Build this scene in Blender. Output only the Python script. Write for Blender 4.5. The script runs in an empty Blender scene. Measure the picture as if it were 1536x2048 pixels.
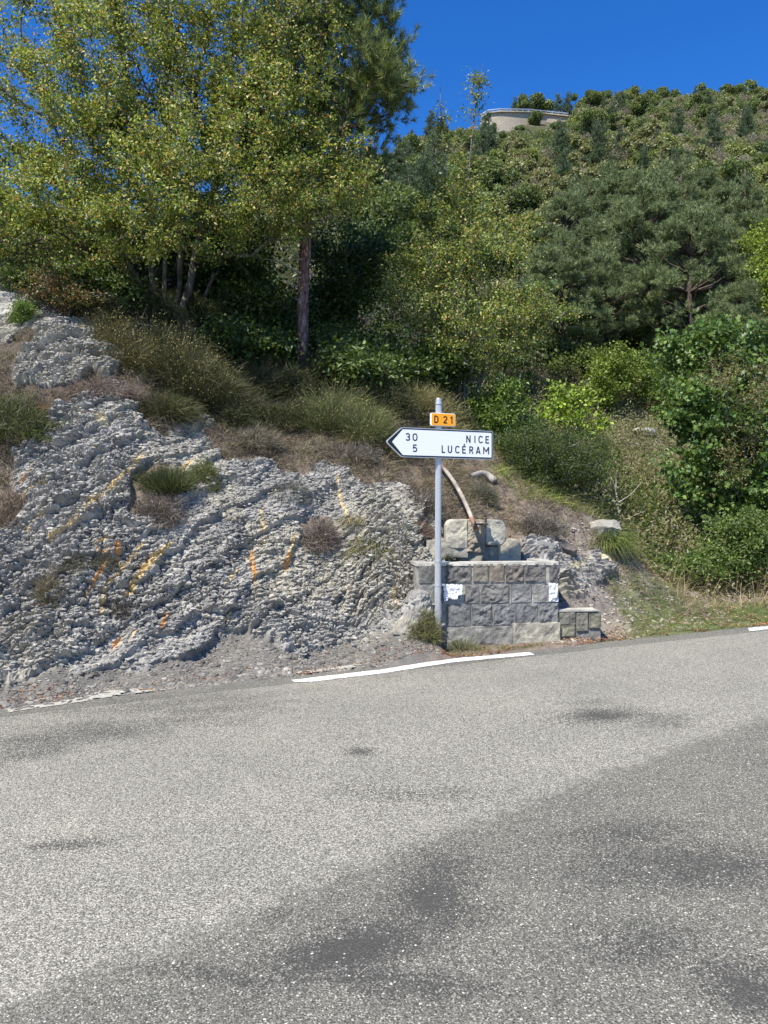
import bpy, math, numpy as np
from mathutils import Vector

# ------------------------------------------------------------------ camera, sky, sun, exposure
scene = bpy.context.scene
F = 1538.0                      # focal length in photo pixels (photo 1536 x 2048)
CAMZ = 1.6
cam_d = bpy.data.cameras.new('camera'); cam = bpy.data.objects.new('camera', cam_d)
scene.collection.objects.link(cam); scene.camera = cam
cam_d.sensor_fit = 'VERTICAL'; cam_d.sensor_height = 24.0; cam_d.lens = 24.0 * F / 2048.0
cam_d.clip_start = 0.05; cam_d.clip_end = 3000
cam.location = (0, 0, CAMZ); cam.rotation_euler = (math.radians(90), 0, 0)

SUN_EL = 54.0
sun_h = np.array([-0.588, -0.809]); sun_h /= np.linalg.norm(sun_h)
el = math.radians(SUN_EL)
sunv = Vector((sun_h[0] * math.cos(el), sun_h[1] * math.cos(el), math.sin(el)))
world = bpy.data.worlds.new('World'); scene.world = world; world.use_nodes = True
wn = world.node_tree.nodes; wl = world.node_tree.links
bg = wn['Background']; sky = wn.new('ShaderNodeTexSky'); sky.sky_type = 'NISHITA'
sky.sun_disc = False; sky.sun_elevation = el
sky.sun_rotation = math.atan2(sunv.x, sunv.y)
sky.altitude = 1200; sky.air_density = 1.0; sky.dust_density = 0.35; sky.ozone_density = 5.0
hs = wn.new('ShaderNodeHueSaturation'); hs.inputs['Saturation'].default_value = 1.30; hs.inputs['Hue'].default_value = .511; hs.inputs['Value'].default_value = 1.18; wl.new(sky.outputs[0], hs.inputs['Color']); wl.new(hs.outputs[0], bg.inputs[0]); bg.inputs[1].default_value = 0.11
sd = bpy.data.lights.new('sun', 'SUN'); sd.energy = 4.6; sd.angle = math.radians(0.53); sd.color = (1.0, 0.95, 0.84)
so = bpy.data.objects.new('sun', sd); scene.collection.objects.link(so)
so.rotation_euler = sunv.to_track_quat('Z', 'Y').to_euler()
scene.view_settings.view_transform = 'Standard'; scene.view_settings.look = 'None'
scene.view_settings.gamma = 1; scene.view_settings.exposure = 0.80

# ------------------------------------------------------------------ helpers
KX = 0.045                       # the road climbs to the right
def P(px, py, Y):
    return np.array([(px - 768) / F * Y, Y, CAMZ - (py - 1024) / F * Y])
def G(px, py):                   # point of the road plane seen at a photo pixel
    Y = CAMZ / ((py - 1024) / F + KX * (px - 768) / F)
    return np.array([(px - 768) / F * Y, Y, CAMZ - (py - 1024) / F * Y])

def hsh(ix, iy, s):
    n = (ix.astype(np.int64) * 374761393 + iy.astype(np.int64) * 668265263 + s * 982451653) & 0xffffffff
    n = ((n ^ (n >> 13)) * 1274126177) & 0xffffffff
    n = ((n ^ (n >> 16)) * 2246822519) & 0xffffffff
    return ((n ^ (n >> 15)) & 0xffffff) / float(0xffffff)
def vnoise(x, y, s=0):
    ix = np.floor(x); iy = np.floor(y); fx = x - ix; fy = y - iy
    fx = fx * fx * (3 - 2 * fx); fy = fy * fy * (3 - 2 * fy)
    a = hsh(ix, iy, s); b = hsh(ix + 1, iy, s); c = hsh(ix, iy + 1, s); d = hsh(ix + 1, iy + 1, s)
    return (a * (1 - fx) + b * fx) * (1 - fy) + (c * (1 - fx) + d * fx) * fy
def fbm(x, y, s=0, o=4):
    v = 0; a = .5; t = 0
    for i in range(o):
        v = v + a * vnoise(x * 2 ** i, y * 2 ** i, s + i * 17); t += a; a *= .5
    return v / t
def voro(x, y, s=0):
    ix = np.floor(x); iy = np.floor(y)
    f1 = np.full(x.shape, 9.); f2 = f1.copy(); cx = x * 0; cy = x * 0; hx = x * 0; hy = x * 0
    for dx in (-1, 0, 1):
        for dy in (-1, 0, 1):
            gx = ix + dx; gy = iy + dy
            qx = gx + hsh(gx, gy, s); qy = gy + hsh(gx, gy, s + 5)
            d = np.hypot(x - qx, y - qy)
            m = d < f1
            f2 = np.where(m, f1, np.minimum(f2, d))
            cx = np.where(m, qx, cx); cy = np.where(m, qy, cy)
            hx = np.where(m, gx, hx); hy = np.where(m, gy, hy); f1 = np.where(m, d, f1)
    return f1, f2, cx, cy, hx, hy
def sstep(a, b, x):
    t = np.clip((x - a) / (b - a), 0, 1); return t * t * (3 - 2 * t)
def inpoly(x, y, poly):
    r = np.zeros(x.shape, bool); n = len(poly)
    for i in range(n):
        x1, y1 = poly[i]; x2, y2 = poly[(i + 1) % n]
        if y1 == y2: continue
        c = ((y1 > y) != (y2 > y)) & (x < (x2 - x1) * (y - y1) / (y2 - y1) + x1)
        r ^= c
    return r
def segdist(x, y, pts):
    best = np.full(x.shape, 1e9); tt = np.zeros(x.shape); L = 0
    tot = sum(math.hypot(pts[i+1][0]-pts[i][0], pts[i+1][1]-pts[i][1]) for i in range(len(pts)-1))
    for i in range(len(pts) - 1):
        ax, ay = pts[i][:2]; bx, by = pts[i + 1][:2]; l2 = (bx-ax)**2 + (by-ay)**2
        t = np.clip(((x-ax)*(bx-ax) + (y-ay)*(by-ay)) / l2, 0, 1)
        d = np.hypot(x - ax - t*(bx-ax), y - ay - t*(by-ay))
        m = d < best; best = np.where(m, d, best); tt = np.where(m, (L + t*math.sqrt(l2))/tot, tt); L += math.sqrt(l2)
    return best, tt

C = scene.collection
def tag(o, label=None, cat=None, group=None, kind=None):
    if label: o['label'] = label
    if cat: o['category'] = cat
    if group: o['group'] = group
    if kind: o['kind'] = kind
    return o
def thing(name, label, cat, loc=(0, 0, 0), group=None):
    o = bpy.data.objects.new(name, None); C.objects.link(o); o.location = loc; o.empty_display_size = .2
    return tag(o, label, cat, group)
def mesh_data(name, V, faces, mat=None, col=None, smooth=False, mats=None, midx=None):
    V = np.asarray(V, dtype=np.float32).reshape(-1, 3)
    me = bpy.data.meshes.new(name)
    if not isinstance(faces, list): faces = [faces]
    faces = [np.asarray(f, dtype=np.int32) for f in faces if len(f)]
    nl = sum(f.size for f in faces); nf = sum(len(f) for f in faces)
    me.vertices.add(len(V)); me.vertices.foreach_set('co', V.ravel())
    me.loops.add(nl); me.polygons.add(nf)
    me.loops.foreach_set('vertex_index', np.concatenate([f.ravel() for f in faces]))
    tot = np.concatenate([np.full(len(f), f.shape[1], np.int32) for f in faces])
    st = np.concatenate([[0], np.cumsum(tot)[:-1]]).astype(np.int32)
    me.polygons.foreach_set('loop_start', st)
    try: me.polygons.foreach_set('loop_total', tot)
    except Exception: pass
    me.polygons.foreach_set('use_smooth', np.full(nf, smooth, bool))
    if midx is not None: me.polygons.foreach_set('material_index', np.asarray(midx, np.int32))
    if col is not None:
        a = me.color_attributes.new('Col', 'FLOAT_COLOR', 'POINT')
        col = np.asarray(col, np.float32)
        if col.shape[1] == 3: col = np.concatenate([col, np.ones((len(col), 1), np.float32)], 1)
        a.data.foreach_set('color', col.ravel())
    for m in (mats or ([mat] if mat else [])): me.materials.append(m)
    me.update(calc_edges=True); me.validate()
    return me
def obj(name, me, parent=None, loc=(0, 0, 0)):
    o = bpy.data.objects.new(name, me); C.objects.link(o); o.location = loc
    if parent: o.parent = parent
    return o
def mk(name, V, faces, mat=None, col=None, parent=None, smooth=False, origin=None, **kw):
    """mesh from world coordinates; origin / parent location subtracted"""
    V = np.asarray(V, float).reshape(-1, 3)
    if parent is not None:
        q_ = parent
        while q_ is not None: V = V - np.array(q_.location); q_ = q_.parent
        return obj(name, mesh_data(name, V, faces, mat, col, smooth, **kw), parent)
    if origin is None:
        origin = np.array([V[:, 0].mean(), V[:, 1].mean(), V[:, 2].min()])
    return obj(name, mesh_data(name, V - origin, faces, mat, col, smooth, **kw), None, tuple(origin))

class MB:
    def __init__(s): s.V = []; s.F = {3: [], 4: []}; s.C = []; s.n = 0
    def add(s, V, Fs, col=(1, 1, 1)):
        V = np.asarray(V, float).reshape(-1, 3); s.V.append(V)
        for f in Fs:
            if len(f) == 3 or len(f) == 4: s.F[len(f)].append([i + s.n for i in f])
            else:
                for k in range(1, len(f) - 1): s.F[3].append([f[0] + s.n, f[k] + s.n, f[k+1] + s.n])
        s.C.append(np.tile(np.asarray(col, float), (len(V), 1)) if np.ndim(col) == 1 else col); s.n += len(V)
    def build(s, name, mat, parent=None, smooth=False, **kw):
        fs = [np.array(s.F[k]) for k in (3, 4) if s.F[k]]
        return mk(name, np.concatenate(s.V), fs, mat, np.concatenate(s.C), parent, smooth, **kw)

# ------------------------------------------------------------------ materials
def newmat(name, rough=.8, spec=.3):
    m = bpy.data.materials.new(name); m.use_nodes = True
    b = m.node_tree.nodes['Principled BSDF']; b.inputs['Roughness'].default_value = rough
    b.inputs['Specular IOR Level'].default_value = spec
    return m, m.node_tree.nodes, m.node_tree.links, b
def nd(N, t, **kw):
    n = N.new(t)
    for k, v in kw.items(): setattr(n, k, v)
    return n
def noise(N, L, scale, detail=4, vec=None, rough=.6, scl=None):
    n = nd(N, 'ShaderNodeTexNoise'); n.inputs['Scale'].default_value = scale; n.inputs['Detail'].default_value = detail
    n.inputs['Roughness'].default_value = rough
    if vec is not None: L.new(vec, n.inputs['Vector'])
    return n
def ramp(N, L, fac, stops, interp='LINEAR'):
    r = nd(N, 'ShaderNodeValToRGB'); r.color_ramp.interpolation = interp
    e = r.color_ramp.elements
    e[0].position, e[0].color = stops[0][0], (*stops[0][1], 1)
    e[1].position, e[1].color = stops[-1][0], (*stops[-1][1], 1)
    for p, c in stops[1:-1]:
        x = e.new(p); x.color = (*c, 1)
    L.new(fac, r.inputs[0]); return r
def g3(v): return (v, v, v)
def mixc(N, L, a, b, fac=None, t='MIX', f=1.0):
    m = nd(N, 'ShaderNodeMix', data_type='RGBA', blend_type=t)
    m.inputs[0].default_value = f
    if fac is not None: L.new(fac, m.inputs[0])
    for s, v in ((6, a), (7, b)):
        if isinstance(v, tuple): m.inputs[s].default_value = (*v, 1)
        else: L.new(v, m.inputs[s])
    return m.outputs[2]
def bump(N, L, b, h, strength, dist=.02):
    n = nd(N, 'ShaderNodeBump'); n.inputs['Strength'].default_value = strength; n.inputs['Distance'].default_value = dist
    L.new(h, n.inputs['Height']); L.new(n.outputs[0], b.inputs['Normal']); return n

def foliage_mat(name, trans=.35, rough=.55, spec=.35):
    m, N, L, b = newmat(name, rough, spec)
    a = nd(N, 'ShaderNodeVertexColor', layer_name='Col'); L.new(a.outputs[0], b.inputs['Base Color'])
    if trans > 0:
        t = nd(N, 'ShaderNodeBsdfTranslucent'); mx = nd(N, 'ShaderNodeMixShader'); mx.inputs[0].default_value = trans
        c = mixc(N, L, a.outputs[0], (1.25, 1.2, .6), t='MULTIPLY'); L.new(c, t.inputs[0])
        L.new(b.outputs[0], mx.inputs[1]); L.new(t.outputs[0], mx.inputs[2])
        L.new(mx.outputs[0], N['Material Output'].inputs[0])
    return m
M_LEAF = foliage_mat('leaf', .36, .45, .45)
M_NEEDLE = foliage_mat('needle', .12, .5, .4)
M_STRAND = foliage_mat('dry_strand', .15, .8, .15)

def bark_mat(name, c1, c2, c3, sc=14):
    m, N, L, b = newmat(name, .9, .15)
    tc = nd(N, 'ShaderNodeTexCoord'); mp = nd(N, 'ShaderNodeMapping'); mp.inputs['Scale'].default_value = (1, 1, .35)
    L.new(tc.outputs['Object'], mp.inputs[0])
    n = noise(N, L, sc, 6, mp.outputs[0], .7); r = ramp(N, L, n.outputs[0], [(.3, c1), (.52, c2), (.7, c3)])
    L.new(r.outputs[0], b.inputs['Base Color']); bump(N, L, b, n.outputs[0], .8, .03); return m
M_BARK = bark_mat('grey_bark', (.05, .045, .04), (.15, .14, .125), (.32, .31, .29))
M_PINEBARK = bark_mat('pine_bark', (.045, .028, .025), (.17, .095, .08), (.42, .36, .33), 22)
M_DARKBARK = bark_mat('dark_bark', (.03, .025, .02), (.085, .065, .05), (.16, .13, .11), 18)
M_DEAD = bark_mat('dead_wood', (.22, .19, .16), (.36, .33, .29), (.5, .47, .43), 30)

# terrain: colour from attribute x fine noise, alpha = bumpiness
M_TER, N, L, b = newmat('bank_surface', .92, .2)
a = nd(N, 'ShaderNodeVertexColor', layer_name='Col'); tc = nd(N, 'ShaderNodeTexCoord')
n1 = noise(N, L, 45, 6, tc.outputs['Object'], .7); n2 = noise(N, L, 4.5, 5, tc.outputs['Object'], .6)
r1 = ramp(N, L, n1.outputs[0], [(.3, g3(.78)), (.5, g3(1.0)), (.72, g3(1.2))])
r2 = ramp(N, L, n2.outputs[0], [(.3, (.80, .80, .82)), (.7, (1.15, 1.14, 1.12))])
c = mixc(N, L, a.outputs[0], r1.outputs[0], t='MULTIPLY'); c = mixc(N, L, c, r2.outputs[0], t='MULTIPLY')
L.new(c, b.inputs['Base Color'])
v = nd(N, 'ShaderNodeTexVoronoi'); v.inputs['Scale'].default_value = 38; L.new(tc.outputs['Object'], v.inputs['Vector'])
ad = nd(N, 'ShaderNodeMath', operation='MULTIPLY_ADD'); L.new(v.outputs[0], ad.inputs[0]); ad.inputs[1].default_value = -.7
L.new(n1.outputs[0], ad.inputs[2]); bump(N, L, b, ad.outputs[0], .4, .012)

# asphalt
M_ROAD, N, L, b = newmat('asphalt', .8, .25)
geo = nd(N, 'ShaderNodeNewGeometry'); at = nd(N, 'ShaderNodeVertexColor', layer_name='Col')
sx = nd(N, 'ShaderNodeSeparateColor'); L.new(at.outputs[0], sx.inputs[0])
nb = noise(N, L, 9, 6, geo.outputs['Position'], .75)
nf = noise(N, L, 40, 4, geo.outputs['Position'], .7)
def madd(x, m_, c_=None):
    q = nd(N, 'ShaderNodeMath', operation='MULTIPLY_ADD'); L.new(x, q.inputs[0]); q.inputs[1].default_value = m_
    if isinstance(c_, (int, float)): q.inputs[2].default_value = c_
    else: L.new(c_, q.inputs[2])
    return q.outputs[0]
pale = madd(nb.outputs[0], .40, sx.outputs[0]); pale = madd(nf.outputs[0], .26, pale)     # threshold near .8
palem = ramp(N, L, pale, [(.77, g3(0)), (.84, g3(1))])
v1 = nd(N, 'ShaderNodeTexVoronoi'); v1.inputs['Scale'].default_value = 150; L.new(geo.outputs['Position'], v1.inputs['Vector'])
v2 = nd(N, 'ShaderNodeTexVoronoi'); v2.inputs['Scale'].default_value = 185; L.new(geo.outputs['Position'], v2.inputs['Vector'])
s1 = nd(N, 'ShaderNodeSeparateColor'); L.new(v1.outputs['Color'], s1.inputs[0])
s2 = nd(N, 'ShaderNodeSeparateColor'); L.new(v2.outputs['Color'], s2.inputs[0])
gp = ramp(N, L, s1.outputs[0], [(.0, (.13, .125, .11)), (.35, (.265, .255, .22)), (.7, (.405, .387, .325)), (1., (.62, .59, .50))])
gd = ramp(N, L, s2.outputs[1], [(.0, (.055, .053, .046)), (.3, (.12, .117, .10)), (.55, (.155, .150, .13)), (.82, (.205, .198, .168)), (.94, (.33, .315, .265)), (1., (.52, .50, .42))])
ed = ramp(N, L, v1.outputs['Distance'], [(.25, g3(1)), (.75, g3(.5))])
gp2 = mixc(N, L, gp.outputs[0], ed.outputs[0], t='MULTIPLY')
cc = mixc(N, L, gd.outputs[0], gp2, palem.outputs[0])
# dark bituminous stains: broken up by grain
st = madd(nb.outputs[0], .35, sx.outputs[1]); st = madd(s1.outputs[1], .60, st); st = madd(nf.outputs[0], .3, st)
stm = ramp(N, L, st, [(.90, g3(0)), (1.30, g3(.85))])
cc = mixc(N, L, cc, (.055, .053, .05), stm.outputs[0])
lg = noise(N, L, .9, 5, geo.outputs['Position'], .6); lr = ramp(N, L, lg.outputs[0], [(.3, (.88, .885, .9)), (.7, (1.1, 1.1, 1.08))])
cc = mixc(N, L, cc, lr.outputs[0], t='MULTIPLY'); cc = mixc(N, L, cc, (1.01, 1.0, .975), t='MULTIPLY')
# loose light chips
v3 = nd(N, 'ShaderNodeTexVoronoi'); v3.inputs['Scale'].default_value = 42; L.new(geo.outputs['Position'], v3.inputs['Vector'])
s3 = nd(N, 'ShaderNodeSeparateColor'); L.new(v3.outputs['Color'], s3.inputs[0])
ch1 = ramp(N, L, v3.outputs['Distance'], [(.16, g3(1)), (.22, g3(0))]); ch2 = ramp(N, L, s3.outputs[0], [(.86, g3(0)), (.88, g3(1))])
chm = mixc(N, L, ch1.outputs[0], ch2.outputs[0], t='MULTIPLY'); chs = nd(N, 'ShaderNodeSeparateColor'); L.new(chm, chs.inputs[0])
chc = ramp(N, L, s3.outputs[1], [(.3, (.04, .04, .042)), (.32, (.5, .48, .43)), (1., (.72, .70, .64))])
cc = mixc(N, L, cc, chc.outputs[0], chs.outputs[0])
L.new(cc, b.inputs['Base Color'])
hh = madd(v1.outputs['Distance'], -1.0, 1.0); hh = madd(v2.outputs['Distance'], -.5, hh); bump(N, L, b, hh, .6, .006)

def simple(name, col, rough=.6, spec=.4, metal=0., nsc=20, amt=.15, bmp=0., bsc=60):
    m, N, L, b = newmat(name, rough, spec); b.inputs['Metallic'].default_value = metal
    tc = nd(N, 'ShaderNodeTexCoord'); n = noise(N, L, nsc, 6, tc.outputs['Object'], .7)
    lo = tuple(x * (1 - amt) for x in col); hi = tuple(min(1, x * (1 + amt)) for x in col)
    r = ramp(N, L, n.outputs[0], [(.3, lo), (.7, hi)]); L.new(r.outputs[0], b.inputs['Base Color'])
    if bmp:
        n3 = noise(N, L, bsc, 6, tc.outputs['Object'], .7); bump(N, L, b, n3.outputs[0], bmp, .01)
    return m
def colmat(name, rough=.9, spec=.2, nsc=30, lo=.6, hi=1.3, bmp=.5, dist=.02):
    m, N, L, b = newmat(name, rough, spec); a = nd(N, 'ShaderNodeVertexColor', layer_name='Col'); tc = nd(N, 'ShaderNodeTexCoord')
    n = noise(N, L, nsc, 7, tc.outputs['Object'], .72); r = ramp(N, L, n.outputs[0], [(.28, g3(lo)), (.72, g3(hi))])
    n2 = noise(N, L, nsc * .17, 4, tc.outputs['Object'], .6); r2 = ramp(N, L, n2.outputs[0], [(.3, (.58, .585, .60)), (.7, (1.28, 1.25, 1.18))])
    c = mixc(N, L, a.outputs[0], r.outputs[0], t='MULTIPLY'); c = mixc(N, L, c, r2.outputs[0], t='MULTIPLY')
    L.new(c, b.inputs['Base Color']); bump(N, L, b, n.outputs[0], bmp, dist); return m
M_STONE = colmat('cut_stone', nsc=26)
M_CONC = colmat('old_concrete', nsc=18, lo=.72, hi=1.2, bmp=.4)
M_GALV = simple('galvanised_metal', (.50, .505, .51), .42, .5, .5, 30, .08)
M_ALU = simple('aluminium', (.62, .64, .66), .45, .5, .6, 30, .06)
M_BLACK = simple('black_film', (.012, .013, .016), .45, .4, 0, 10, .1)
M_ORANGE = simple('orange_film', (.92, .36, .012), .45, .4, 0, 60, .03)
M_WHITEPL = simple('white_edge', (.75, .75, .77), .5, .4, 0, 10, .05)
M_RUST = colmat('painted_pipe', .6, .3, nsc=22, lo=.6, hi=1.35, bmp=.3, dist=.004)
M_WHITE, N, L, b = newmat('white_film', .42, .4)
tc = nd(N, 'ShaderNodeTexCoord'); w = nd(N, 'ShaderNodeTexWave', bands_direction='Z'); w.inputs['Scale'].default_value = 26
w.inputs['Distortion'].default_value = 0; L.new(tc.outputs['Object'], w.inputs[0])
r = ramp(N, L, w.outputs[0], [(0.1, (.70, .735, .77)), (.55, (.79, .80, .82))]); L.new(r.outputs[0], b.inputs['Base Color'])
M_PAINT, N, L, b = newmat('road_paint', .7, .3)
geo = nd(N, 'ShaderNodeNewGeometry'); n = noise(N, L, 60, 6, geo.outputs['Position'], .75); n2 = noise(N, L, 8, 4, geo.outputs['Position'])
sm = nd(N, 'ShaderNodeMath', operation='ADD'); L.new(n.outputs[0], sm.inputs[0]); L.new(n2.outputs[0], sm.inputs[1])
r = ramp(N, L, sm.outputs[0], [(.80, (.24, .24, .23)), (.92, (.60, .60, .58)), (1.25, (.78, .78, .76))]); L.new(r.outputs[0], b.inputs['Base Color'])
M_OLDPAINT, N, L, b = newmat('old_road_paint', .9, .2)
geo = nd(N, 'ShaderNodeNewGeometry'); n = noise(N, L, 50, 6, geo.outputs['Position'], .75)
r = ramp(N, L, n.outputs[0], [(.40, (.20, .19, .17)), (.54, (.46, .44, .38)), (.8, (.64, .61, .53))]); L.new(r.outputs[0], b.inputs['Base Color'])

# ------------------------------------------------------------------ ground heights
edge_px = [(-500, 1478), (-250, 1448), (0, 1420), (200, 1396), (400, 1376), (600, 1353), (880, 1318), (1065, 1299), (1300, 1276), (1536, 1251), (1900, 1212), (2300, 1172)]
epts = np.array([G(*q) for q in edge_px]); ecf = np.polyfit(epts[:, 0], epts[:, 1], 2)
EX0, EX1 = epts[0, 0], epts[-1, 0]
def Ye(X):
    Xc = np.clip(X, EX0, EX1); sl = (2 * ecf[0] * Xc + ecf[1])
    return np.polyval(ecf, Xc) + sl * (X - Xc)
ctl = []
for x in np.linspace(-9, 14, 24):
    y = Ye(x); ctl.append((x, y, KX * x)); ctl.append((x, y - .5, KX * x))
raw = """0,1355,6.85 300,1335,7.45 520,1295,8.0 750,1284,8.5 -300,1400,6.2
0,1200,7.35 0,1000,8.0 0,800,8.9 0,600,10.2 0,520,11
-300,1200,6.7 -300,1000,7.3 -300,800,8.2 -300,600,9.8
115,1330,7.1 115,1180,7.5 115,1000,8.15 115,850,8.75 115,700,9.6 115,600,10.5
230,1310,7.5 230,1200,7.75 230,1000,8.35 230,850,8.95 230,760,9.5 230,650,10.4 
340,1200,8.0 340,1050,8.45 340,900,9.1 340,800,10.0 340,590,12.1
450,1270,8.15 450,1200,8.3 450,1050,8.75 450,900,9.6 450,800,10.6 450,700,11.9
580,1270,8.4 580,1120,8.9 580,1000,9.3 580,920,9.8 580,830,11
700,1260,8.8 700,1180,9.0 700,1080,9.35 700,950,9.9 700,850,11 700,740,12.3
605,745,12.3 800,960,10.2 820,1240,8.95 820,1120,9.3 820,1050,9.6
845,1245,8.62 838,1190,8.72 875,1000,10.3 875,900,11.5 875,830,13 950,1060,10.1 960,980,11.3
890,1290,8.75 950,1288,8.8 1020,1285,8.88 1100,1281,9.0 900,1300,8.5 1000,1292,8.62 1100,1284,8.8 890,1215,9.0 1000,1212,9.15 1100,1206,9.3 890,1150,9.75 1000,1150,9.9 1100,1140,10.0 960,1100,9.85
1150,1262,9.6 1200,1250,10.0 1300,1250,10.3 1150,1130,10.7 1090,1090,10.4 1210,1190,10.7
1250,1215,10.9 1350,1222,11.6 1536,1222,12.4 1700,1210,13
1200,1060,12.2 1000,950,12 1150,990,13.4 1300,1150,13.6 1400,1165,13.8 1300,1040,16.5 1250,870,21
1450,1160,14.6 1536,1160,15.5 1450,1040,19 1536,980,23 1700,1000,22 1900,1100,18 2100,1190,14
1000,850,15.5 600,610,17 340,480,18 0,430,18 850,740,18 -300,480,16 -700,1200,6 -700,800,7.4 -700,550,10 -700,450,16
-1500,1000,5.5 -1500,500,8"""
for t in raw.split():
    x, y, Y = map(float, t.split(',')); f = np.interp(x, [0, 768, 1536], [1.06, 1.0, .9]); q = P(x, y, Y * f)
    ctl.append(tuple(q))
ctl = np.array(ctl)
def tps(r2): return np.where(r2 > 1e-12, .5 * r2 * np.log(np.maximum(r2, 1e-12)), 0)
cx_, cy_ = ctl[:, 0], ctl[:, 1]; nC = len(ctl)
Kmat = tps((cx_[:, None] - cx_) ** 2 + (cy_[:, None] - cy_) ** 2) + np.eye(nC) * .008
Pm = np.stack([np.ones(nC), cx_, cy_], 1)
A = np.block([[Kmat, Pm], [Pm.T, np.zeros((3, 3))]])
wts = np.linalg.solve(A, np.concatenate([ctl[:, 2], np.zeros(3)]))
def rbf(X, Y):
    X = np.asarray(X, float); Y = np.asarray(Y, float); sh = X.shape; X = X.ravel(); Y = Y.ravel(); out = np.empty(len(X))
    for i in range(0, len(X), 20000):
        x = X[i:i+20000]; y = Y[i:i+20000]
        out[i:i+20000] = tps((x[:, None]-cx_)**2 + (y[:, None]-cy_)**2) @ wts[:nC] + wts[nC] + wts[nC+1]*x + wts[nC+2]*y
    return out.reshape(sh)
cr_x = np.array([-1200, -300, 0, 300, 600, 780, 850, 960, 1000, 1060, 1138, 1152, 1300, 1536, 2200])
cr_y = np.array([560, 560, 560, 500, 380, 312, 285, 256, 247, 243, 238, 208, 196, 194, 230])
DC = 150.0
def hillz(X, Y):
    t = X / np.maximum(Y, 5); px = 768 + t * F
    r = (1024 - np.interp(px, cr_x, cr_y)) / F
    z0 = np.interp(px, [0, 400, 768, 1100, 1536, 2200], [10, 9.5, 7.4, 4.9, 3.6, 2.0]); zc = CAMZ + r * DC
    u = (Y - 24) / (DC - 24)
    z = z0 + (zc - z0) * np.where(u < 1, u, 1 - (u - 1) * .5)
    return z + (fbm(X * .07, Y * .07, 3) - .5) * 5.0 * sstep(30, 60, Y) * sstep(200, 140, Y)
def H(X, Y):
    X = np.asarray(X, float); Y = np.asarray(Y, float)
    w = sstep(15, 24, Y); near = rbf(X, np.minimum(Y, 26))
    u = (X - .668) * .9925 + (Y - 8.78) * .122; d = -(X - .668) * .122 + (Y - 8.78) * .9925      # level strip in front of and under the trough
    m = sstep(-.12, .02, u) * sstep(2.35, 1.75, u) * sstep(.30, .12, d); near = near * (1 - m) + np.minimum(near, KX * X + .02) * m
    m = sstep(-.12, .05, u) * sstep(1.7, 1.5, u) * sstep(.72, .66, d); near = near * (1 - m) + np.minimum(near, .5) * m
    return near * (1 - w) + hillz(X, Y) * w
def hit(px, py, y0=5.5, y1=170):
    """first ground point seen at photo pixels"""
    px = np.atleast_1d(np.asarray(px, float)); py = np.atleast_1d(np.asarray(py, float))
    Ys = np.concatenate([np.linspace(y0, 25, 300), np.linspace(25.2, y1, 400)])
    res = np.full((len(px), 3), np.nan)
    X = (px[:, None] - 768) / F * Ys; Z = CAMZ - (py[:, None] - 1024) / F * Ys
    g = H(X, np.broadcast_to(Ys, X.shape)); below = g >= Z
    ok = below.any(1); i = below.argmax(1)
    Yh = Ys[i]; res[:, 0] = (px - 768) / F * Yh; res[:, 1] = Yh; res[:, 2] = CAMZ - (py - 1024) / F * Yh
    res[~ok] = np.nan
    return res
def on(px, py):
    r = hit(px, py)[0]
    if np.isnan(r[0]): r = P(px, py, 100.)
    return r

# ------------------------------------------------------------------ bank mesh
seams = [([(284,917),(234,974),(193,1016),(151,1057),(104,1088)],7,0),([(385,924),(354,948)],6,0),([(68,948),(36,974)],6,1),
 ([(109,966),(52,1000),(21,1036)],6,0),([(99,1036),(55,1068)],5,0),([(344,1088),(297,1135),(245,1203)],9,0),
 ([(286,1094),(260,1125),(208,1182),(200,1240)],5,0),([(216,1104),(203,1146),(167,1198)],5,1),([(234,1099),(234,1130)],9,1),
 ([(213,1088),(188,1094)],5,0),([(196,1105),(196,1118)],6,1),([(521,1021),(526,1094)],4,0),([(500,1094),(510,1172)],5,1),
 ([(586,1073),(575,1115)],5,0),([(574,1115),(570,1140)],12,1),([(477,1138),(445,1177)],4,0),([(674,958),(682,995),(700,1047)],5,0),
 ([(333,1232),(320,1266)],5,1),([(273,1266),(266,1292)],4,0),([(240,1276),(227,1297)],7,1),([(461,1229),(443,1255)],5,0),
 ([(786,1172),(792,1224)],4,0),([(195,840),(212,858)],13,2),([(1175,1120),(1130,1140)],7,2),([(1195,1112),(1215,1130)],5,2),([(1240,1150),(1235,1160)],6,0)]
rock_poly = [(-400,1385),(-400,700),(-60,560),(60,560),(110,605),(230,615),(262,700),(235,765),(290,850),(330,875),(395,838),(425,905),(465,935),
 (520,925),(600,945),(650,925),(700,960),(800,975),(855,1010),(870,1060),(900,1095),(860,1240),(760,1278),(640,1307),(560,1300),(500,1266),(440,1272),
 (400,1312),(300,1347),(130,1332),(60,1370),(0,1378)]
rock_poly2 = [(1040,1075),(1090,1075),(1150,1110),(1200,1105),(1230,1140),(1190,1170),(1150,1200),(1100,1200),(1040,1130)]
soil_polys = [[(-60,690),(20,690),(60,665),(95,675),(60,700),(30,740),(30,785),(110,775),(180,752),(230,765),(170,785),(110,820),(90,880),(40,910),(-60,920)],
 [(265,960),(300,930),(345,930),(350,1050),(260,1035)],[(600,1040),(660,1030),(680,1080),(640,1110),(600,1080)],[(-60,850),(20,860),(25,1000),(0,1060),(-60,1080)]]
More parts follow.
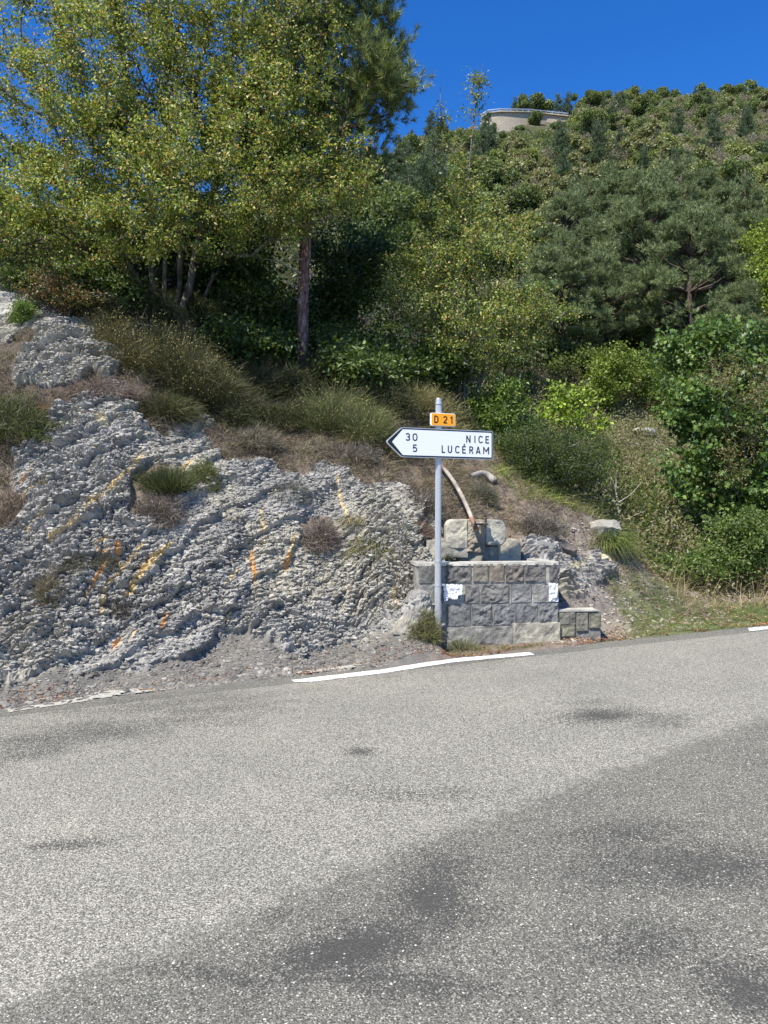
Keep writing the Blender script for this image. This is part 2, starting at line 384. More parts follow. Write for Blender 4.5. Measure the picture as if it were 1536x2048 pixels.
def build_bank():
    xs = np.concatenate([np.arange(-14, -5.2, .12), np.arange(-5.2, 1.3, .0125), np.arange(1.3, 6, .03), np.arange(6, 16, .1)])
    ds = np.concatenate([[-.45, -.2, -.05], np.arange(0, .55, .02), np.arange(.55, 4.3, .0062), np.arange(4.3, 6.5, .04), np.arange(6.5, 19, .14)])
    Xg, Dg = np.meshgrid(xs, ds); Yg = Ye(Xg) + Dg
    Z = H(Xg, Yg)
    Z = np.where(Dg < 0, KX * Xg - .03, Z); Z = np.where((Dg >= 0) & (Dg < .1), np.maximum(Z, KX * Xg - .01), Z)
    base = np.stack([Xg, Yg, Z], -1)
    du = np.gradient(base, axis=1); dv = np.gradient(base, axis=0)
    nrm = np.cross(du, dv); nrm /= np.linalg.norm(nrm, axis=-1, keepdims=True) + 1e-9
    arc = np.cumsum(np.concatenate([np.zeros((1, len(xs))), np.linalg.norm(np.diff(base, axis=0), axis=-1)]), 0)
    px = 768 + Xg / Yg * F; py = 1024 - (Z - CAMZ) / Yg * F
    w1 = (fbm(Xg * 4, arc * 4, 11) - .5) * 60; w2 = (fbm(Xg * 4 + 40, arc * 4, 12) - .5) * 50
    rock = inpoly(px + w1, py + w2, rock_poly) | inpoly(px + w1 * .6, py + w2 * .6, rock_poly2)
    soil = np.zeros(rock.shape, bool)
    for sp in soil_polys: soil |= inpoly(px + w1 * .5, py + w2 * .5, sp)
    rock &= ~soil
    # blurred rock weight
    rw = rock.astype(float)
    for _ in range(3):
        rw[1:-1, 1:-1] = (rw[1:-1, 1:-1] * 2 + rw[:-2, 1:-1] + rw[2:, 1:-1] + rw[1:-1, :-2] + rw[1:-1, 2:]) / 6
    # lumps
    a = Xg * 1.0; q = arc
    wx = (fbm(a * 9, q * 9, 21, 3) - .5) * .10; wy = (fbm(a * 9 + 9, q * 9, 22, 3) - .5) * .08
    big = fbm(a * 1.6, q * 1.6, 31, 4) - .5
    seamdir = (a * .66 - q * .75)     # layered ledges running up to the right
    left = sstep(1.0, -1.6, Xg)
    led = seamdir + (fbm(a * 2, q * 2, 33, 3) - .5) * .5
    saw = (led / .42) % 1.0
    h = big * .24 + (fbm(seamdir * 9 + a * 1.0, (a * .75 + q * .66) * 1.6, 37, 3) - .5) * .05 * left + (fbm(a * 5, q * 5, 35, 3) - .5) * .07
    h = h + left * (.065 * np.where(saw < .92, saw / .92, (1 - saw) / .08) - .03)
    size_mod = fbm(a * .9 + 5, q * .9, 36, 2)
    cellh = 0
    for sc, amp, s, tilt in ((4.0, .045, 41, .14), (13.5, .046, 42, .20), (30., .020, 43, .25)):
        X_ = (a + wx) * sc * .70 + q * sc * .2; Y_ = (q + wy) * sc * 1.5 - a * sc * .12
        f1, f2, cxx, cyy, hx, hy = voro(X_, Y_, s)
        e = sstep(.0, .10, f2 - f1)
        r1 = hsh(hx, hy, s + 9) ; r2 = hsh(hx, hy, s + 11) - .5; r3 = hsh(hx, hy, s + 13)
        t = -(Y_ - cyy) * (tilt * .6 + r3 * tilt) / 1.0 + (X_ - cxx) * r2 * tilt * 1.6
        cellh = cellh + amp * ((.9 * r1 + .5 * sstep(0, .5, f2 - f1)) + t * 1.5 - .45 * (1 - e))
    mod = .45 + .9 * sstep(.3, .65, size_mod)
    smooth_low = sstep(.15, .9, Dg)      # smoother, worn rock at the foot
    h = h + cellh * mod * (.45 + .55 * smooth_low)
    crack, _ = 0, 0
    disp = h * rw
    soilh = (fbm(Xg * 6, Yg * 6, 51, 4) - .5) * .10 + (fbm(Xg * 1.3, Yg * 1.3, 52, 3) - .5) * .25 * sstep(.6, 2.5, Dg)
    grav = sstep(.95, .75, Dg) * 1.0
    soilh = soilh * (1 - .8 * grav) * sstep(0, .3, Dg)
    disp = disp + soilh * (1 - rw)
    # keep the ground clear of the fountain
    fm = sstep(.35, .6, np.maximum(np.abs(Xg - 1.33) / 1.6, np.abs(Yg - 9.0) / 1.1)); disp = disp * np.where(Xg > .35, fm * 1.0 + (1 - fm) * .15, 1)
    V = base + nrm * disp[..., None]
    # colours
    cn = fbm(Xg * 3, arc * 3, 61, 4)[..., None]; cn2 = fbm(Xg * 14, arc * 14, 62, 3)[..., None]; cn3 = fbm(Xg * .8, arc * .8, 63, 3)[..., None]
    rockc = np.array([.315, .300, .268]) * (.72 + .56 * cn) * (.9 + .2 * cn2)
    rockc = rockc + (cn3 > .58) * np.array([.03, .02, -.01])
    v_ = voro((a + wx) * 13.5 * .70 + q * 13.5 * .2, (q + wy) * 13.5 * 1.5 - a * 13.5 * .12, 42); tint = hsh(v_[4], v_[5], 77)[..., None]
    rockc = rockc * (.72 + .5 * tint)
    hillt = sstep(900, 600, py)[..., None] * sstep(300, 60, px)[..., None]
    rockc = rockc * (1 + hillt * .08)
    soilc = np.array([.17, .135, .105]) * (.6 + .8 * cn2); sh_ = (sstep(1.9, 2.8, Dg) * sstep(860, 780, px))[..., None]; soilc = soilc * (1 - .5 * sh_)  # upper bank soil darkened: tree shade painted into its colour
    slope_soil = np.array([.235, .20, .165]) * (.6 + .8 * cn)       # right slope: pale stony soil
    sm_ = (sstep(1090, 1180, px) * sstep(8, 5, Dg))[..., None]
    soilc = soilc * (1 - sm_) + slope_soil * sm_
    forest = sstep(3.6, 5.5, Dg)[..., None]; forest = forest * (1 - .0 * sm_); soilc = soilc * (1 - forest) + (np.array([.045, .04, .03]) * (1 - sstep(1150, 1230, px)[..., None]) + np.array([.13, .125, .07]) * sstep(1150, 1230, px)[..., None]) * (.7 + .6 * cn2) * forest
    gravc = np.array([.15, .142, .125]) * (.7 + .6 * cn2)
    gm = (sstep(1.9, 1.2, Dg) * sstep(900, 820, px))[..., None]
    soilc = soilc * (1 - gm) + gravc * gm
    grs = (sstep(1180, 1330, px + w1) * sstep(2.4, 1.7, Dg))[..., None]
    soilc = soilc * (1 - grs) + np.array([.105, .115, .055]) * (.6 + .8 * cn2) * grs
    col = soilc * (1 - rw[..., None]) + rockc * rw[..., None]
    sel = (px > -50) & (px < 1300) & (py > 780) & (py < 1330)
    pxs = px[sel] + w1[sel] * .06 + (fbm(Xg[sel]*22, arc[sel]*22, 71, 3)-.5) * 7; pys = py[sel] + w2[sel] * .06 + (fbm(Xg[sel]*22+7, arc[sel]*22, 72, 3)-.5) * 7
    cs = col[sel]
    for pts, wd, kd in seams:
        d, t = segdist(pxs, pys, pts)
        wv = 1.5 * wd * (.35 + 1.0 * fbm(t * 7 + wd, t * 0 + kd, 73, 3)) * (1 - .5 * np.abs(t - .5) * 2) * .8
        m = sstep(1.0, .6, d / np.maximum(wv, .1))[:, None] * (.55 + .45 * (fbm(pxs * .09, pys * .09, 74, 3) > .42))[:, None]
        cc_ = [(.56, .43, .215), (.50, .27, .10), (.52, .46, .30)][kd]
        cs = cs * (1 - m) + np.array(cc_) * m
    col[sel] = cs
    ny, nx = Xg.shape; idx = np.arange(nx * ny).reshape(ny, nx)
    fc = np.stack([idx[:-1, :-1], idx[:-1, 1:], idx[1:, 1:], idx[1:, :-1]], -1).reshape(-1, 4)
    o = mk('rock_bank', V.reshape(-1, 3), fc, M_TER, col.reshape(-1, 3), origin=np.zeros(3), smooth=False)
    sm = np.repeat(np.repeat((rw < .5).astype(bool), 1, 0), 1, 1)[:-1, :-1].reshape(-1); o.data.polygons.foreach_set('use_smooth', sm) if len(o.data.polygons) == len(sm) else None
    tag(o, kind='structure')
    return xs, ds, V, rw
BX, BD, BV, BRW = build_bank()
def surf(X, Y):
    """displaced bank surface near (X, Y): nearest grid vertex"""
    X = np.atleast_1d(X); Y = np.atleast_1d(Y); D = Y - Ye(X)
    i = np.clip(np.searchsorted(BX, X), 0, len(BX) - 1); j = np.clip(np.searchsorted(BD, D), 0, len(BD) - 1)
    return BV[j, i], BRW[j, i]

# far hillside
def build_hill():
    xs = np.arange(-160, 261, 2.0); ys = np.concatenate([np.arange(23.5, 60, .7), np.arange(60, 260, 1.5)])
    Xg, Yg = np.meshgrid(xs, ys); Z = H(Xg, Yg) - .05 * sstep(30, 24, Yg)
    Z = Z - .3 * sstep(28, 23.5, Yg) + (fbm(Xg * .5, Yg * .5, 5, 3) - .5) * 1.0 * sstep(26, 34, Yg)
    n = fbm(Xg * .25, Yg * .25, 8, 4)[..., None]; n2 = fbm(Xg * .06, Yg * .06, 9, 3)[..., None]
    col = np.array([.13, .12, .075]) * (.6 + .8 * n); g = sstep(.4, .62, n2); col = col * (1 - g) + np.array([.075, .088, .038]) * (.6 + .8 * n) * g
    p = (fbm(Xg * .35 + 50, Yg * .35, 19, 4)[..., None] > .70); col = np.where(p, np.array([.23, .21, .165]), col)
    ny, nx = Xg.shape; idx = np.arange(nx * ny).reshape(ny, nx)
    fc = np.stack([idx[:-1, :-1], idx[:-1, 1:], idx[1:, 1:], idx[1:, :-1]], -1).reshape(-1, 4)
    m, N, L, b = newmat('hill_surface', .95, .1)
    a = nd(N, 'ShaderNodeVertexColor', layer_name='Col'); tc = nd(N, 'ShaderNodeTexCoord'); n1 = noise(N, L, 2.2, 8, tc.outputs['Object'], .75)
    r = ramp(N, L, n1.outputs[0], [(.3, g3(.4)), (.7, g3(1.5))]); L.new(mixc(N, L, a.outputs[0], r.outputs[0], t='MULTIPLY'), b.inputs['Base Color'])
    bump(N, L, b, n1.outputs[0], .9, .8)
    tag(mk('hillside', np.stack([Xg, Yg, Z], -1).reshape(-1, 3), fc, m, col.reshape(-1, 3), origin=np.zeros(3), smooth=True), kind='structure')
build_hill()

# ------------------------------------------------------------------ road, ground, markings
def build_road():
    xs = np.concatenate([[-400, -120, -40, -20, -12], np.arange(-7, 9, .03), [12, 20, 40, 120, 400]]); rows = np.concatenate([[-300, -60, -10, 0, 1, 1.6], np.arange(2.0, 11.2, .03)])
    # rows scaled so that the last one follows the asphalt edge
    Xg, T = np.meshgrid(xs, np.linspace(0, 1, len(rows))); Rg = np.broadcast_to(rows[:, None], Xg.shape)
    yend = Ye(np.clip(Xg, -12, 12)) + .03 * (fbm(Xg * 3, Xg * 0, 90, 3) - .5) + np.where(np.abs(Xg) > 12, (np.abs(Xg) - 12) * .1 * np.sign(Xg), 0)
    Yg = np.where(Rg < 1.7, Rg, 2.0 + (Rg - 2.0) / (rows[-1] - 2.0) * (yend - 2.0))
    Z = KX * np.clip(Xg, -40, 40) + 0 * Yg
    # pale worn aggregate beyond the seam line; tar stains
    sl = Yg - (3.46 + .765 * Xg - .018 * Xg ** 2)
    pale = .42 + np.clip(sl / .9, -1, 1) * .5
    edge = Yg > yend - .30 - .05 * fbm(Xg * 2, Xg * 0, 91, 2)
    pale = np.where(edge, .1, pale)
    pxl = 768 + Xg / np.maximum(Yg, .1) * F; pyl = 1024 - (Z - CAMZ) / np.maximum(Yg, .1) * F
    st = np.zeros(Xg.shape)
    for (x, y, rx, ry, ang, s) in [(1200,1432,75,14,0,.62),(1330,1445,70,14,0,.3),(1190,1405,50,8,0,.3),(722,1503,26,8,0,.6),(130,1475,260,26,-8,.46),(400,1425,150,30,-5,.3),(60,1510,150,14,-12,.35),
        (870,1790,80,80,20,.60),(700,1900,170,45,-14,.62),(780,1960,220,30,6,.50),(450,1955,120,16,8,.4),(1400,1740,220,50,4,.55),(1240,1672,140,26,0,.42),(1300,1880,130,50,-8,.34),
        (1490,1980,90,50,20,.62),(140,1688,90,10,-4,.5),(880,1330,130,14,-5,.25),(320,1410,250,14,-6,.35),(830,1590,150,20,0,.2),(560,1830,50,14,0,.25),(1500,1730,80,40,0,.2)]:
        c_, s_ = math.cos(math.radians(ang)), math.sin(math.radians(ang)); dx = pxl - x; dy = pyl - y
        u = (dx * c_ + dy * s_) / rx; v_ = (-dx * s_ + dy * c_) / ry
        st = np.maximum(st, s * np.exp(-(u * u + v_ * v_) * .9))
    stn = (fbm(Xg * 2.5, Yg * 6, 95, 4) - .5) * .35
    col = np.stack([pale, np.clip(st + stn * (st > .03) + .0, 0, 1), st * 0, st * 0 + 1], -1)
    ny, nx = Xg.shape; idx = np.arange(nx * ny).reshape(ny, nx)
    fc = np.stack([idx[:-1, :-1], idx[:-1, 1:], idx[1:, 1:], idx[1:, :-1]], -1).reshape(-1, 4)
    tag(mk('road', np.stack([Xg, Yg, Z], -1).reshape(-1, 3), fc, M_ROAD, col.reshape(-1, 4), origin=np.zeros(3), smooth=True), kind='structure')
    gm = simple('dry_ground', (.16, .14, .09), .95, .1, 0, .4, .4, .5, 3)
    s = 1500.; tag(mk('ground', [(-s, -s, -22), (s, -s, -22), (s, s, -22), (-s, s, -22)], np.array([[0, 1, 2, 3]]), gm, origin=np.zeros(3)), kind='structure')
build_road()
def marking(name, label, quads_px, mat, cell=.02, thr=.0, seed=0, rag=6, lift=.005):
    """worn paint: a fine sheet of cells kept inside a polygon with ragged rims"""
    pts = np.array([G(x, y)[:2] for x, y in quads_px]); x0, y0 = pts.min(0) - .05; x1, y1 = pts.max(0) + .05
    X, Y = np.meshgrid(np.arange(x0, x1, cell), np.arange(y0, y1, cell)); cx = X + cell / 2; cy = Y + cell / 2
    wx = (fbm(cx * 9, cy * 9, seed, 3) - .5) * rag * .01; wy = (fbm(cx * 9 + 5, cy * 9, seed + 3, 3) - .5) * rag * .01
    keep = inpoly(cx + wx, cy + wy, [tuple(p) for p in pts]) & (fbm(cx * 14, cy * 14, seed + 7, 3) > thr)
    ky, kx = np.nonzero(keep); n = len(ky); V = np.zeros((n, 4, 3))
    for k, (a_, b_) in enumerate(((0, 0), (1, 0), (1, 1), (0, 1))):
        V[:, k, 0] = x0 + (kx + a_) * cell; V[:, k, 1] = y0 + (ky + b_) * cell
    V[..., 2] = KX * V[..., 0] + lift
    o = mk(name, V.reshape(-1, 3), np.arange(n * 4).reshape(-1, 4), mat, origin=np.zeros(3)); tag(o, kind='structure')
marking('road_marking', '', [(583,1361),(760,1340),(900,1318),(1060,1305),(1069,1310),(900,1326),(760,1348),(625,1364),(590,1365)], M_PAINT, .012, .0, 5, 1.5)
marking('road_marking', '', [(1496,1257),(1640,1243),(1640,1247),(1500,1263)], M_PAINT, .015, .0, 6, 1.5)
marking('old_road_marking', '', [(10,1419),(100,1406),(200,1388),(215,1376),(300,1368),(380,1358),(480,1354),(590,1344),(700,1331),(840,1318),(840,1322),(700,1336),(590,1350),(480,1362),(380,1372),(330,1380),(240,1391),(120,1411),(20,1425)], M_OLDPAINT, .012, .40, 15, 5)

# ------------------------------------------------------------------ ribbons, leaves, trees
def unit(v): return v / (np.linalg.norm(v, axis=-1, keepdims=True) + 1e-9)
def rdir(rng, n): return unit(rng.normal(size=(n, 3)))
def ribbons(rng, P0, D, Ln, W, bend, seg=3, col=None, tipcol=None):
    """thin tapering blades"""
    n = len(P0); D = unit(D); S = unit(np.cross(D, rdir(rng, n))); Ln = np.broadcast_to(Ln, n)[:, None]; W = np.broadcast_to(W, n)[:, None]
    V = np.zeros((n, seg * 2 + 1, 3)); Cc = np.zeros((n, seg * 2 + 1, 3))
    for k in range(seg + 1):
        t = k / seg; c = P0 + D * Ln * t + bend * Ln * t * t; w = W * (1 - t) * .5
        cl = col if tipcol is None else col * (1 - t) + tipcol * t
        if k < seg: V[:, 2*k] = c - S * w; V[:, 2*k+1] = c + S * w; Cc[:, 2*k] = cl; Cc[:, 2*k+1] = cl
        else: V[:, 2*k] = c; Cc[:, 2*k] = cl
    b0 = np.arange(n)[:, None] * (seg * 2 + 1)
    q = np.concatenate([b0 + np.array([[2*k, 2*k+1, 2*k+3, 2*k+2]]) for k in range(seg - 1)]) if seg > 1 else np.zeros((0, 4), int)
    t3 = b0 + np.array([[2*seg-2, 2*seg-1, 2*seg]])
    return V.reshape(-1, 3), [t3, q] if len(q) else [t3], Cc.reshape(-1, 3)
def leaves(rng, Pc, D, Nn, ln, wd, col, fold=.15):
    n = len(Pc); D = unit(D); S = unit(np.cross(D, Nn)); U = np.cross(S, D)
    ln = np.broadcast_to(ln, n)[:, None]; wd = np.broadcast_to(wd, n)[:, None]
    V = np.zeros((n, 4, 3)); V[:, 0] = Pc; V[:, 1] = Pc + D * ln * .45 - S * wd * .5 + U * wd * fold
    V[:, 2] = Pc + D * ln; V[:, 3] = Pc + D * ln * .45 + S * wd * .5 + U * wd * fold
    b0 = np.arange(n)[:, None] * 4
    f = np.concatenate([b0 + [[0, 3, 2]], b0 + [[0, 2, 1]]])
    return V.reshape(-1, 3), [f], np.repeat(col, 4, 0)
def lobed(rng, Pc, D, Nn, ln, col):
    """maple-like five-pointed leaves"""
    n = len(Pc); D = unit(D); S = unit(np.cross(D, Nn)); U = np.cross(S, D); ln = np.broadcast_to(ln, n)[:, None]
    sh = [(0, 0), (.30, .50), (.42, .24), (.80, .42), (.72, .14), (1.0, 0), (.72, -.14), (.80, -.42), (.42, -.24), (.30, -.50)]
    V = np.stack([Pc + D * ln * a + S * ln * b_ + U * ln * (abs(b_) * .25 - a * a * .12) for a, b_ in sh], 1)
    b0 = np.arange(n)[:, None] * 10
    tr = [(0, 1, 2), (0, 2, 4), (2, 3, 4), (0, 4, 5), (0, 5, 6), (0, 6, 8), (6, 7, 8), (0, 8, 9)]
    f = np.concatenate([b0 + [list(t)] for t in tr]); return V.reshape(-1, 3), [f], np.repeat(col, 10, 0)
def merge(parts):
    Vs, F3, F4, Cs, n = [], [], [], [], 0
    for V, fs, c in parts:
        Vs.append(V); Cs.append(c)
        for f in fs:
            if len(f): (F3 if f.shape[1] == 3 else F4).append(f + n)
        n += len(V)
    fs = ([np.concatenate(F3)] if F3 else []) + ([np.concatenate(F4)] if F4 else [])
    return np.concatenate(Vs), fs, np.concatenate(Cs)
def pal(rng, n, cols, wts_=None, var=.25):
    cols = np.array(cols, float); i = rng.choice(len(cols), n, p=wts_); return cols[i] * (1 + (rng.random((n, 1)) - .5) * 2 * var)

def lobe_pts(rng, lobes, n, shell=.45):
    w = np.array([l[3] * l[4] * l[5] for l in lobes]) ** .8 * np.array([l[6] if len(l) > 6 else 1. for l in lobes]); w = w / w.sum()
    i = rng.choice(len(lobes), n, p=w); Lb = np.array([l[:6] for l in lobes])[i]
    r = rng.random((n, 1)) ** shell
    return Lb[:, :3] + rdir(rng, n) * r * Lb[:, 3:6]
def grow(rng, stems, att, step=.22, wpath=.25, lift=.15, jit=.05, rt=.006, p=2.3):
    """stems: polylines; att: attractor points. returns nodes, parent, radius, isTip"""
    pos = []; par = []; dep = []
    for s in stems:
        s = np.array(s, float)
        k0 = len(pos)
        for i, q in enumerate(s):
            pos.append(q); par.append(-1 if i == 0 else len(pos) - 2); dep.append(0 if i == 0 else dep[-1] + np.linalg.norm(q - s[i-1]))
    cap = len(pos) + len(att) * 60; A_ = np.zeros((cap, 3)); A_[:len(pos)] = pos; Dp = np.zeros(cap); Dp[:len(pos)] = dep; n = len(pos)
    par = list(par) + [0] * (cap - n); tips = []
    order = np.argsort(np.linalg.norm(att - A_[0], axis=1) * (1 + .3 * rng.random(len(att))))
    for ai in order:
        a = att[ai]; d = np.linalg.norm(A_[:n] - a, axis=1); cost = d + wpath * Dp[:n] + np.maximum(0, A_[:n, 2] - a[2]) * .6
        k = int(cost.argmin()); L_ = d[k]
        if L_ < step * .4: tips.append(k); continue
        m = min(50, max(2, int(L_ / step))); p0 = A_[k]; pk = par[k]
        dr = (p0 - A_[pk]) if pk >= 0 else np.array([0, 0, 1.]); dr = dr / (np.linalg.norm(dr) + 1e-9)
        c1 = p0 + dr * L_ * .3 + np.array([0, 0, lift * L_]) + rng.normal(size=3) * jit * L_
        prev = k
        for j in range(1, m + 1):
            t = j / m; q = (1-t)**2 * p0 + 2*(1-t)*t * c1 + t*t * a + (rng.normal(size=3) * jit * step if j < m else 0)
            A_[n] = q; par[n] = prev; Dp[n] = Dp[prev] + np.linalg.norm(q - A_[prev]); prev = n; n += 1
        tips.append(prev)
    A_ = A_[:n]; par = np.array(par[:n]); acc = np.zeros(n); nch = np.zeros(n, int)
    rr = np.zeros(n)
    for i in range(n - 1, -1, -1):
        if nch[i] == 0: acc[i] = rt ** p
        rr[i] = acc[i] ** (1 / p)
        if par[i] >= 0: acc[par[i]] += acc[i]; nch[par[i]] += 1
    return A_, par, rr, np.array(tips)
def tubes(A_, par, rr, sides=5, rmin=0.):
    n = len(A_); D = np.zeros((n, 3)); has = par >= 0; D[has] = A_[has] - A_[par[has]]; D[~has] = (0, 0, 1); D = unit(D)
    ref = np.where(np.abs(D[:, 2:3]) > .9, np.array([[1., 0, 0]]), np.array([[0, 0, 1.]])); S = unit(np.cross(D, ref)); U = np.cross(S, D)
    ang = np.arange(sides) * 2 * math.pi / sides
    ring = lambda c, r, S, U: c[:, None] + r[:, None, None] * (np.cos(ang)[None, :, None] * S[:, None] + np.sin(ang)[None, :, None] * U[:, None])
    e = np.nonzero(has & (rr > rmin))[0]; pr = np.where(rr[par[e]] > rr[e] * 1.6, rr[e] * 1.15, rr[par[e]])
    R1 = ring(A_[e], rr[e], S[e], U[e]); pd = par[e]
    same = (rr[pd] <= rr[e] * 1.6) & (par[pd] >= 0)
    S0 = np.where(same[:, None], S[pd], S[e]); U0 = np.where(same[:, None], U[pd], U[e])
    R0 = ring(A_[pd], pr, S0, U0)
    V = np.concatenate([R0, R1], 1).reshape(-1, 3); b0 = (np.arange(len(e)) * sides * 2)[:, None]
    f = np.concatenate([b0 + [[k, (k+1) % sides, sides + (k+1) % sides, sides + k]] for k in range(sides)])
    return V, [f]
def leafy_tree(name, label, cat, base, stems, lobes, natt, nleaf, ln, cols, wts_, seed, spread=.28, kind='kite', droop=.25, group=None, rt=.005, step=.22, bark=M_BARK, wd=.62, shell=.45, up=.6, rmin=.0, cvar=.28, lift=.15, clump=None):
    rng = np.random.default_rng(seed); att = lobe_pts(rng, lobes, natt, shell)
    A_, par, rr, tips = grow(rng, stems, att, step=step, rt=rt, lift=lift)
    root = thing(name, label, cat, tuple(base), group)
    V, fs = tubes(A_, par, rr, 5, rmin); mk('trunk', V, fs, bark, parent=root, smooth=True)
    ti = tips[rng.integers(0, len(tips), nleaf)]; pp = par[ti]; pp = np.where(pp < 0, ti, pp)
    # leaves follow the last stretch of each twig
    k2 = par[pp]; k2 = np.where(k2 < 0, pp, k2); t = rng.random((nleaf, 1)) * 1.6
    c = A_[ti] + (A_[pp] - A_[ti]) * np.minimum(t, 1) + (A_[k2] - A_[pp]) * np.maximum(t - 1, 0)
    off = rng.normal(size=(nleaf, 3)) * spread * np.array([1, 1, .55]); c = c + off * (.35 + rng.random((nleaf, 1)))
    D = unit(rdir(rng, nleaf) * 1.0 + unit(off) * .6 + np.array([0, 0, -droop])); Nn = unit(rdir(rng, nleaf) * .8 + np.array([-.1, -.3, up]))
    col = pal(rng, nleaf, cols, wts_, cvar)
    tipvar = rng.random(len(A_)); col = col * (.75 + .5 * tipvar[ti][:, None])
    if kind == 'kite': V, fs, cc_ = leaves(rng, c, D, Nn, ln * (.6 + .8 * rng.random(nleaf)), ln * wd * (.7 + .6 * rng.random(nleaf)), col)
    else: V, fs, cc_ = lobed(rng, c, D, Nn, ln * (.6 + .8 * rng.random(nleaf)), col)
    mk('crown', V, fs, M_LEAF, cc_, parent=root)
    return root
def lob(px, py, Y, rx, rz, ry, w=1.):
    q = P(px, py, Y); return (q[0], q[1], q[2], rx / F * Y, ry, rz / F * Y, w)
def stem(rng, b0, px, py, Y, n=9, wob=.05, bow=.2):
    a = np.array(b0); e = P(px, py, Y); t = np.linspace(0, 1, n)[:, None]; mid = (a + e) / 2 + np.array([(a[0]-e[0]) * bow, 0, .1])
    p = (1-t)**2 * a + 2*t*(1-t) * mid + t*t * e; p[1:-1] += rng.normal(size=(n-2, 3)) * wob; return p

def needle_tufts(rng, c, D, nn, ln, wd, cols, wts_=None, cone=.9):
    n = len(c); ci = np.repeat(np.arange(n), nn); m = len(ci)
    d = unit(D[ci] + rdir(rng, m) * cone); p0 = c[ci] - D[ci] * (rng.random((m, 1)) * ln * .9)
    col = pal(rng, n, cols, wts_, .25)[ci] * (.8 + .4 * rng.random((m, 1)))
    return ribbons(rng, p0, d, ln * (.7 + .5 * rng.random(m)), wd, np.array([0, 0, .12]) * np.ones((m, 1)), 1, col)
def pine_tree(name, label, base, trunk, lobes, natt, per, nn, ln, wd, cols, seed, spread=.16, group=None, rt=.007, cat='tree', bark=M_PINEBARK, dead=None, lift=.0, step=.25, extra=1.0):
    rng = np.random.default_rng(seed); att = lobe_pts(rng, lobes, natt, .5)
    A_, par, rr, tips = grow(rng, trunk, att, step=step, rt=rt, lift=lift, wpath=.05)
    k = len(trunk[0]); t = np.arange(k) / k; rr[:k] = np.maximum(rr[:k], extra * (1 - t) * .9)
    root = thing(name, label, cat, tuple(base), group)
    V, fs = tubes(A_, par, rr, 8); mk('trunk', V, fs, bark, parent=root, smooth=True)
    ti = np.repeat(tips, per); n = len(ti); off = rng.normal(size=(n, 3)) * spread; c = A_[ti] + off
    D = unit(off + (A_[ti] - A_[np.maximum(par[ti], 0)]) * 1.0 + np.array([0, 0, .12]) + rng.normal(size=(n, 3)) * .05)
    V, fs, cc_ = needle_tufts(rng, c, D, nn, ln, wd, cols); mk('crown', V, fs, M_NEEDLE, cc_, parent=root)
    if dead is not None:
        for pts, r_ in dead:
            pts = np.array(pts); pr = np.arange(-1, len(pts) - 1); r2 = np.linspace(r_, r_ * .25, len(pts))
            V, fs = tubes(pts, pr, r2, 5); mk('dead_branch', V, fs, M_DEAD, parent=root, smooth=True)
    return root
# ------------------------------------------------------------------ stone trough with headstone
def box(mb, o, ex, ey, ez, col, bev=.0):
    o = np.array(o, float); ex, ey, ez = map(lambda v: np.array(v, float), (ex, ey, ez))
    V = [o, o+ex, o+ex+ey, o+ey, o+ez, o+ex+ez, o+ex+ey+ez, o+ey+ez]
    mb.add(V, [(0, 3, 2, 1), (4, 5, 6, 7), (0, 1, 5, 4), (1, 2, 6, 5), (2, 3, 7, 6), (3, 0, 4, 7)], col)
def slab(mb, T, u0, u1, d0, d1, z0, z1, col, seed=0, amp=.006, nres=.03, taper=0.):
    """rough block: front/top subdivided and displaced; T maps (u, depth, z) to world"""
    rng = np.random.default_rng(seed)
    def face(f, n1, n2, nv):
        A_, B_ = np.meshgrid(np.linspace(0, 1, n1), np.linspace(0, 1, n2)); p = f(A_, B_)
        e = np.minimum(np.minimum(A_, 1 - A_) * n1, np.minimum(B_, 1 - B_) * n2); k = np.clip(e / 1.5, 0, 1)
        dz = (fbm(A_ * n1 * .22 + seed, B_ * n2 * .22, seed, 3) - .45) * 2 * amp * k
        p = p + dz[..., None] * np.array(nv)
        W = T(p[..., 0], p[..., 1], p[..., 2]).reshape(-1, 3); idx = np.arange(n1 * n2).reshape(n2, n1)
        c = np.asarray(col) * (.85 + .3 * fbm(A_ * n1 * .15 + seed * 3, B_ * n2 * .15, seed + 5, 3).reshape(-1, 1))
        mb.V.append(W); mb.C.append(c)
        F_ = np.stack([idx[:-1, :-1], idx[:-1, 1:], idx[1:, 1:], idx[1:, :-1]], -1).reshape(-1, 4) + mb.n
        mb.F[4].extend(F_.tolist()); mb.n += len(W)
    nu = max(2, int((u1-u0)/nres)+1); nz = max(2, int((z1-z0)/nres)+1); ndp = max(2, int((d1-d0)/nres)+1)
    face(lambda a, b_: np.stack([u0+(u1-u0)*a, d0+0*a, z0+(z1-z0)*b_], -1), nu, nz, (0, -1, 0))
    face(lambda a, b_: np.stack([u0+(u1-u0)*a, d0+(d1-d0)*b_, z1+0*a], -1), nu, ndp, (0, 0, 1))
    face(lambda a, b_: np.stack([u0+0*a, d1+(d0-d1)*a, z0+(z1-z0)*b_], -1), ndp, nz, (-1, 0, 0))
    face(lambda a, b_: np.stack([u1+0*a, d0+(d1-d0)*a, z0+(z1-z0)*b_], -1), ndp, nz, (1, 0, 0))
    face(lambda a, b_: np.stack([u1+(u0-u1)*a, d1+0*a, z0+(z1-z0)*b_], -1), nu, nz, (0, 1, 0))

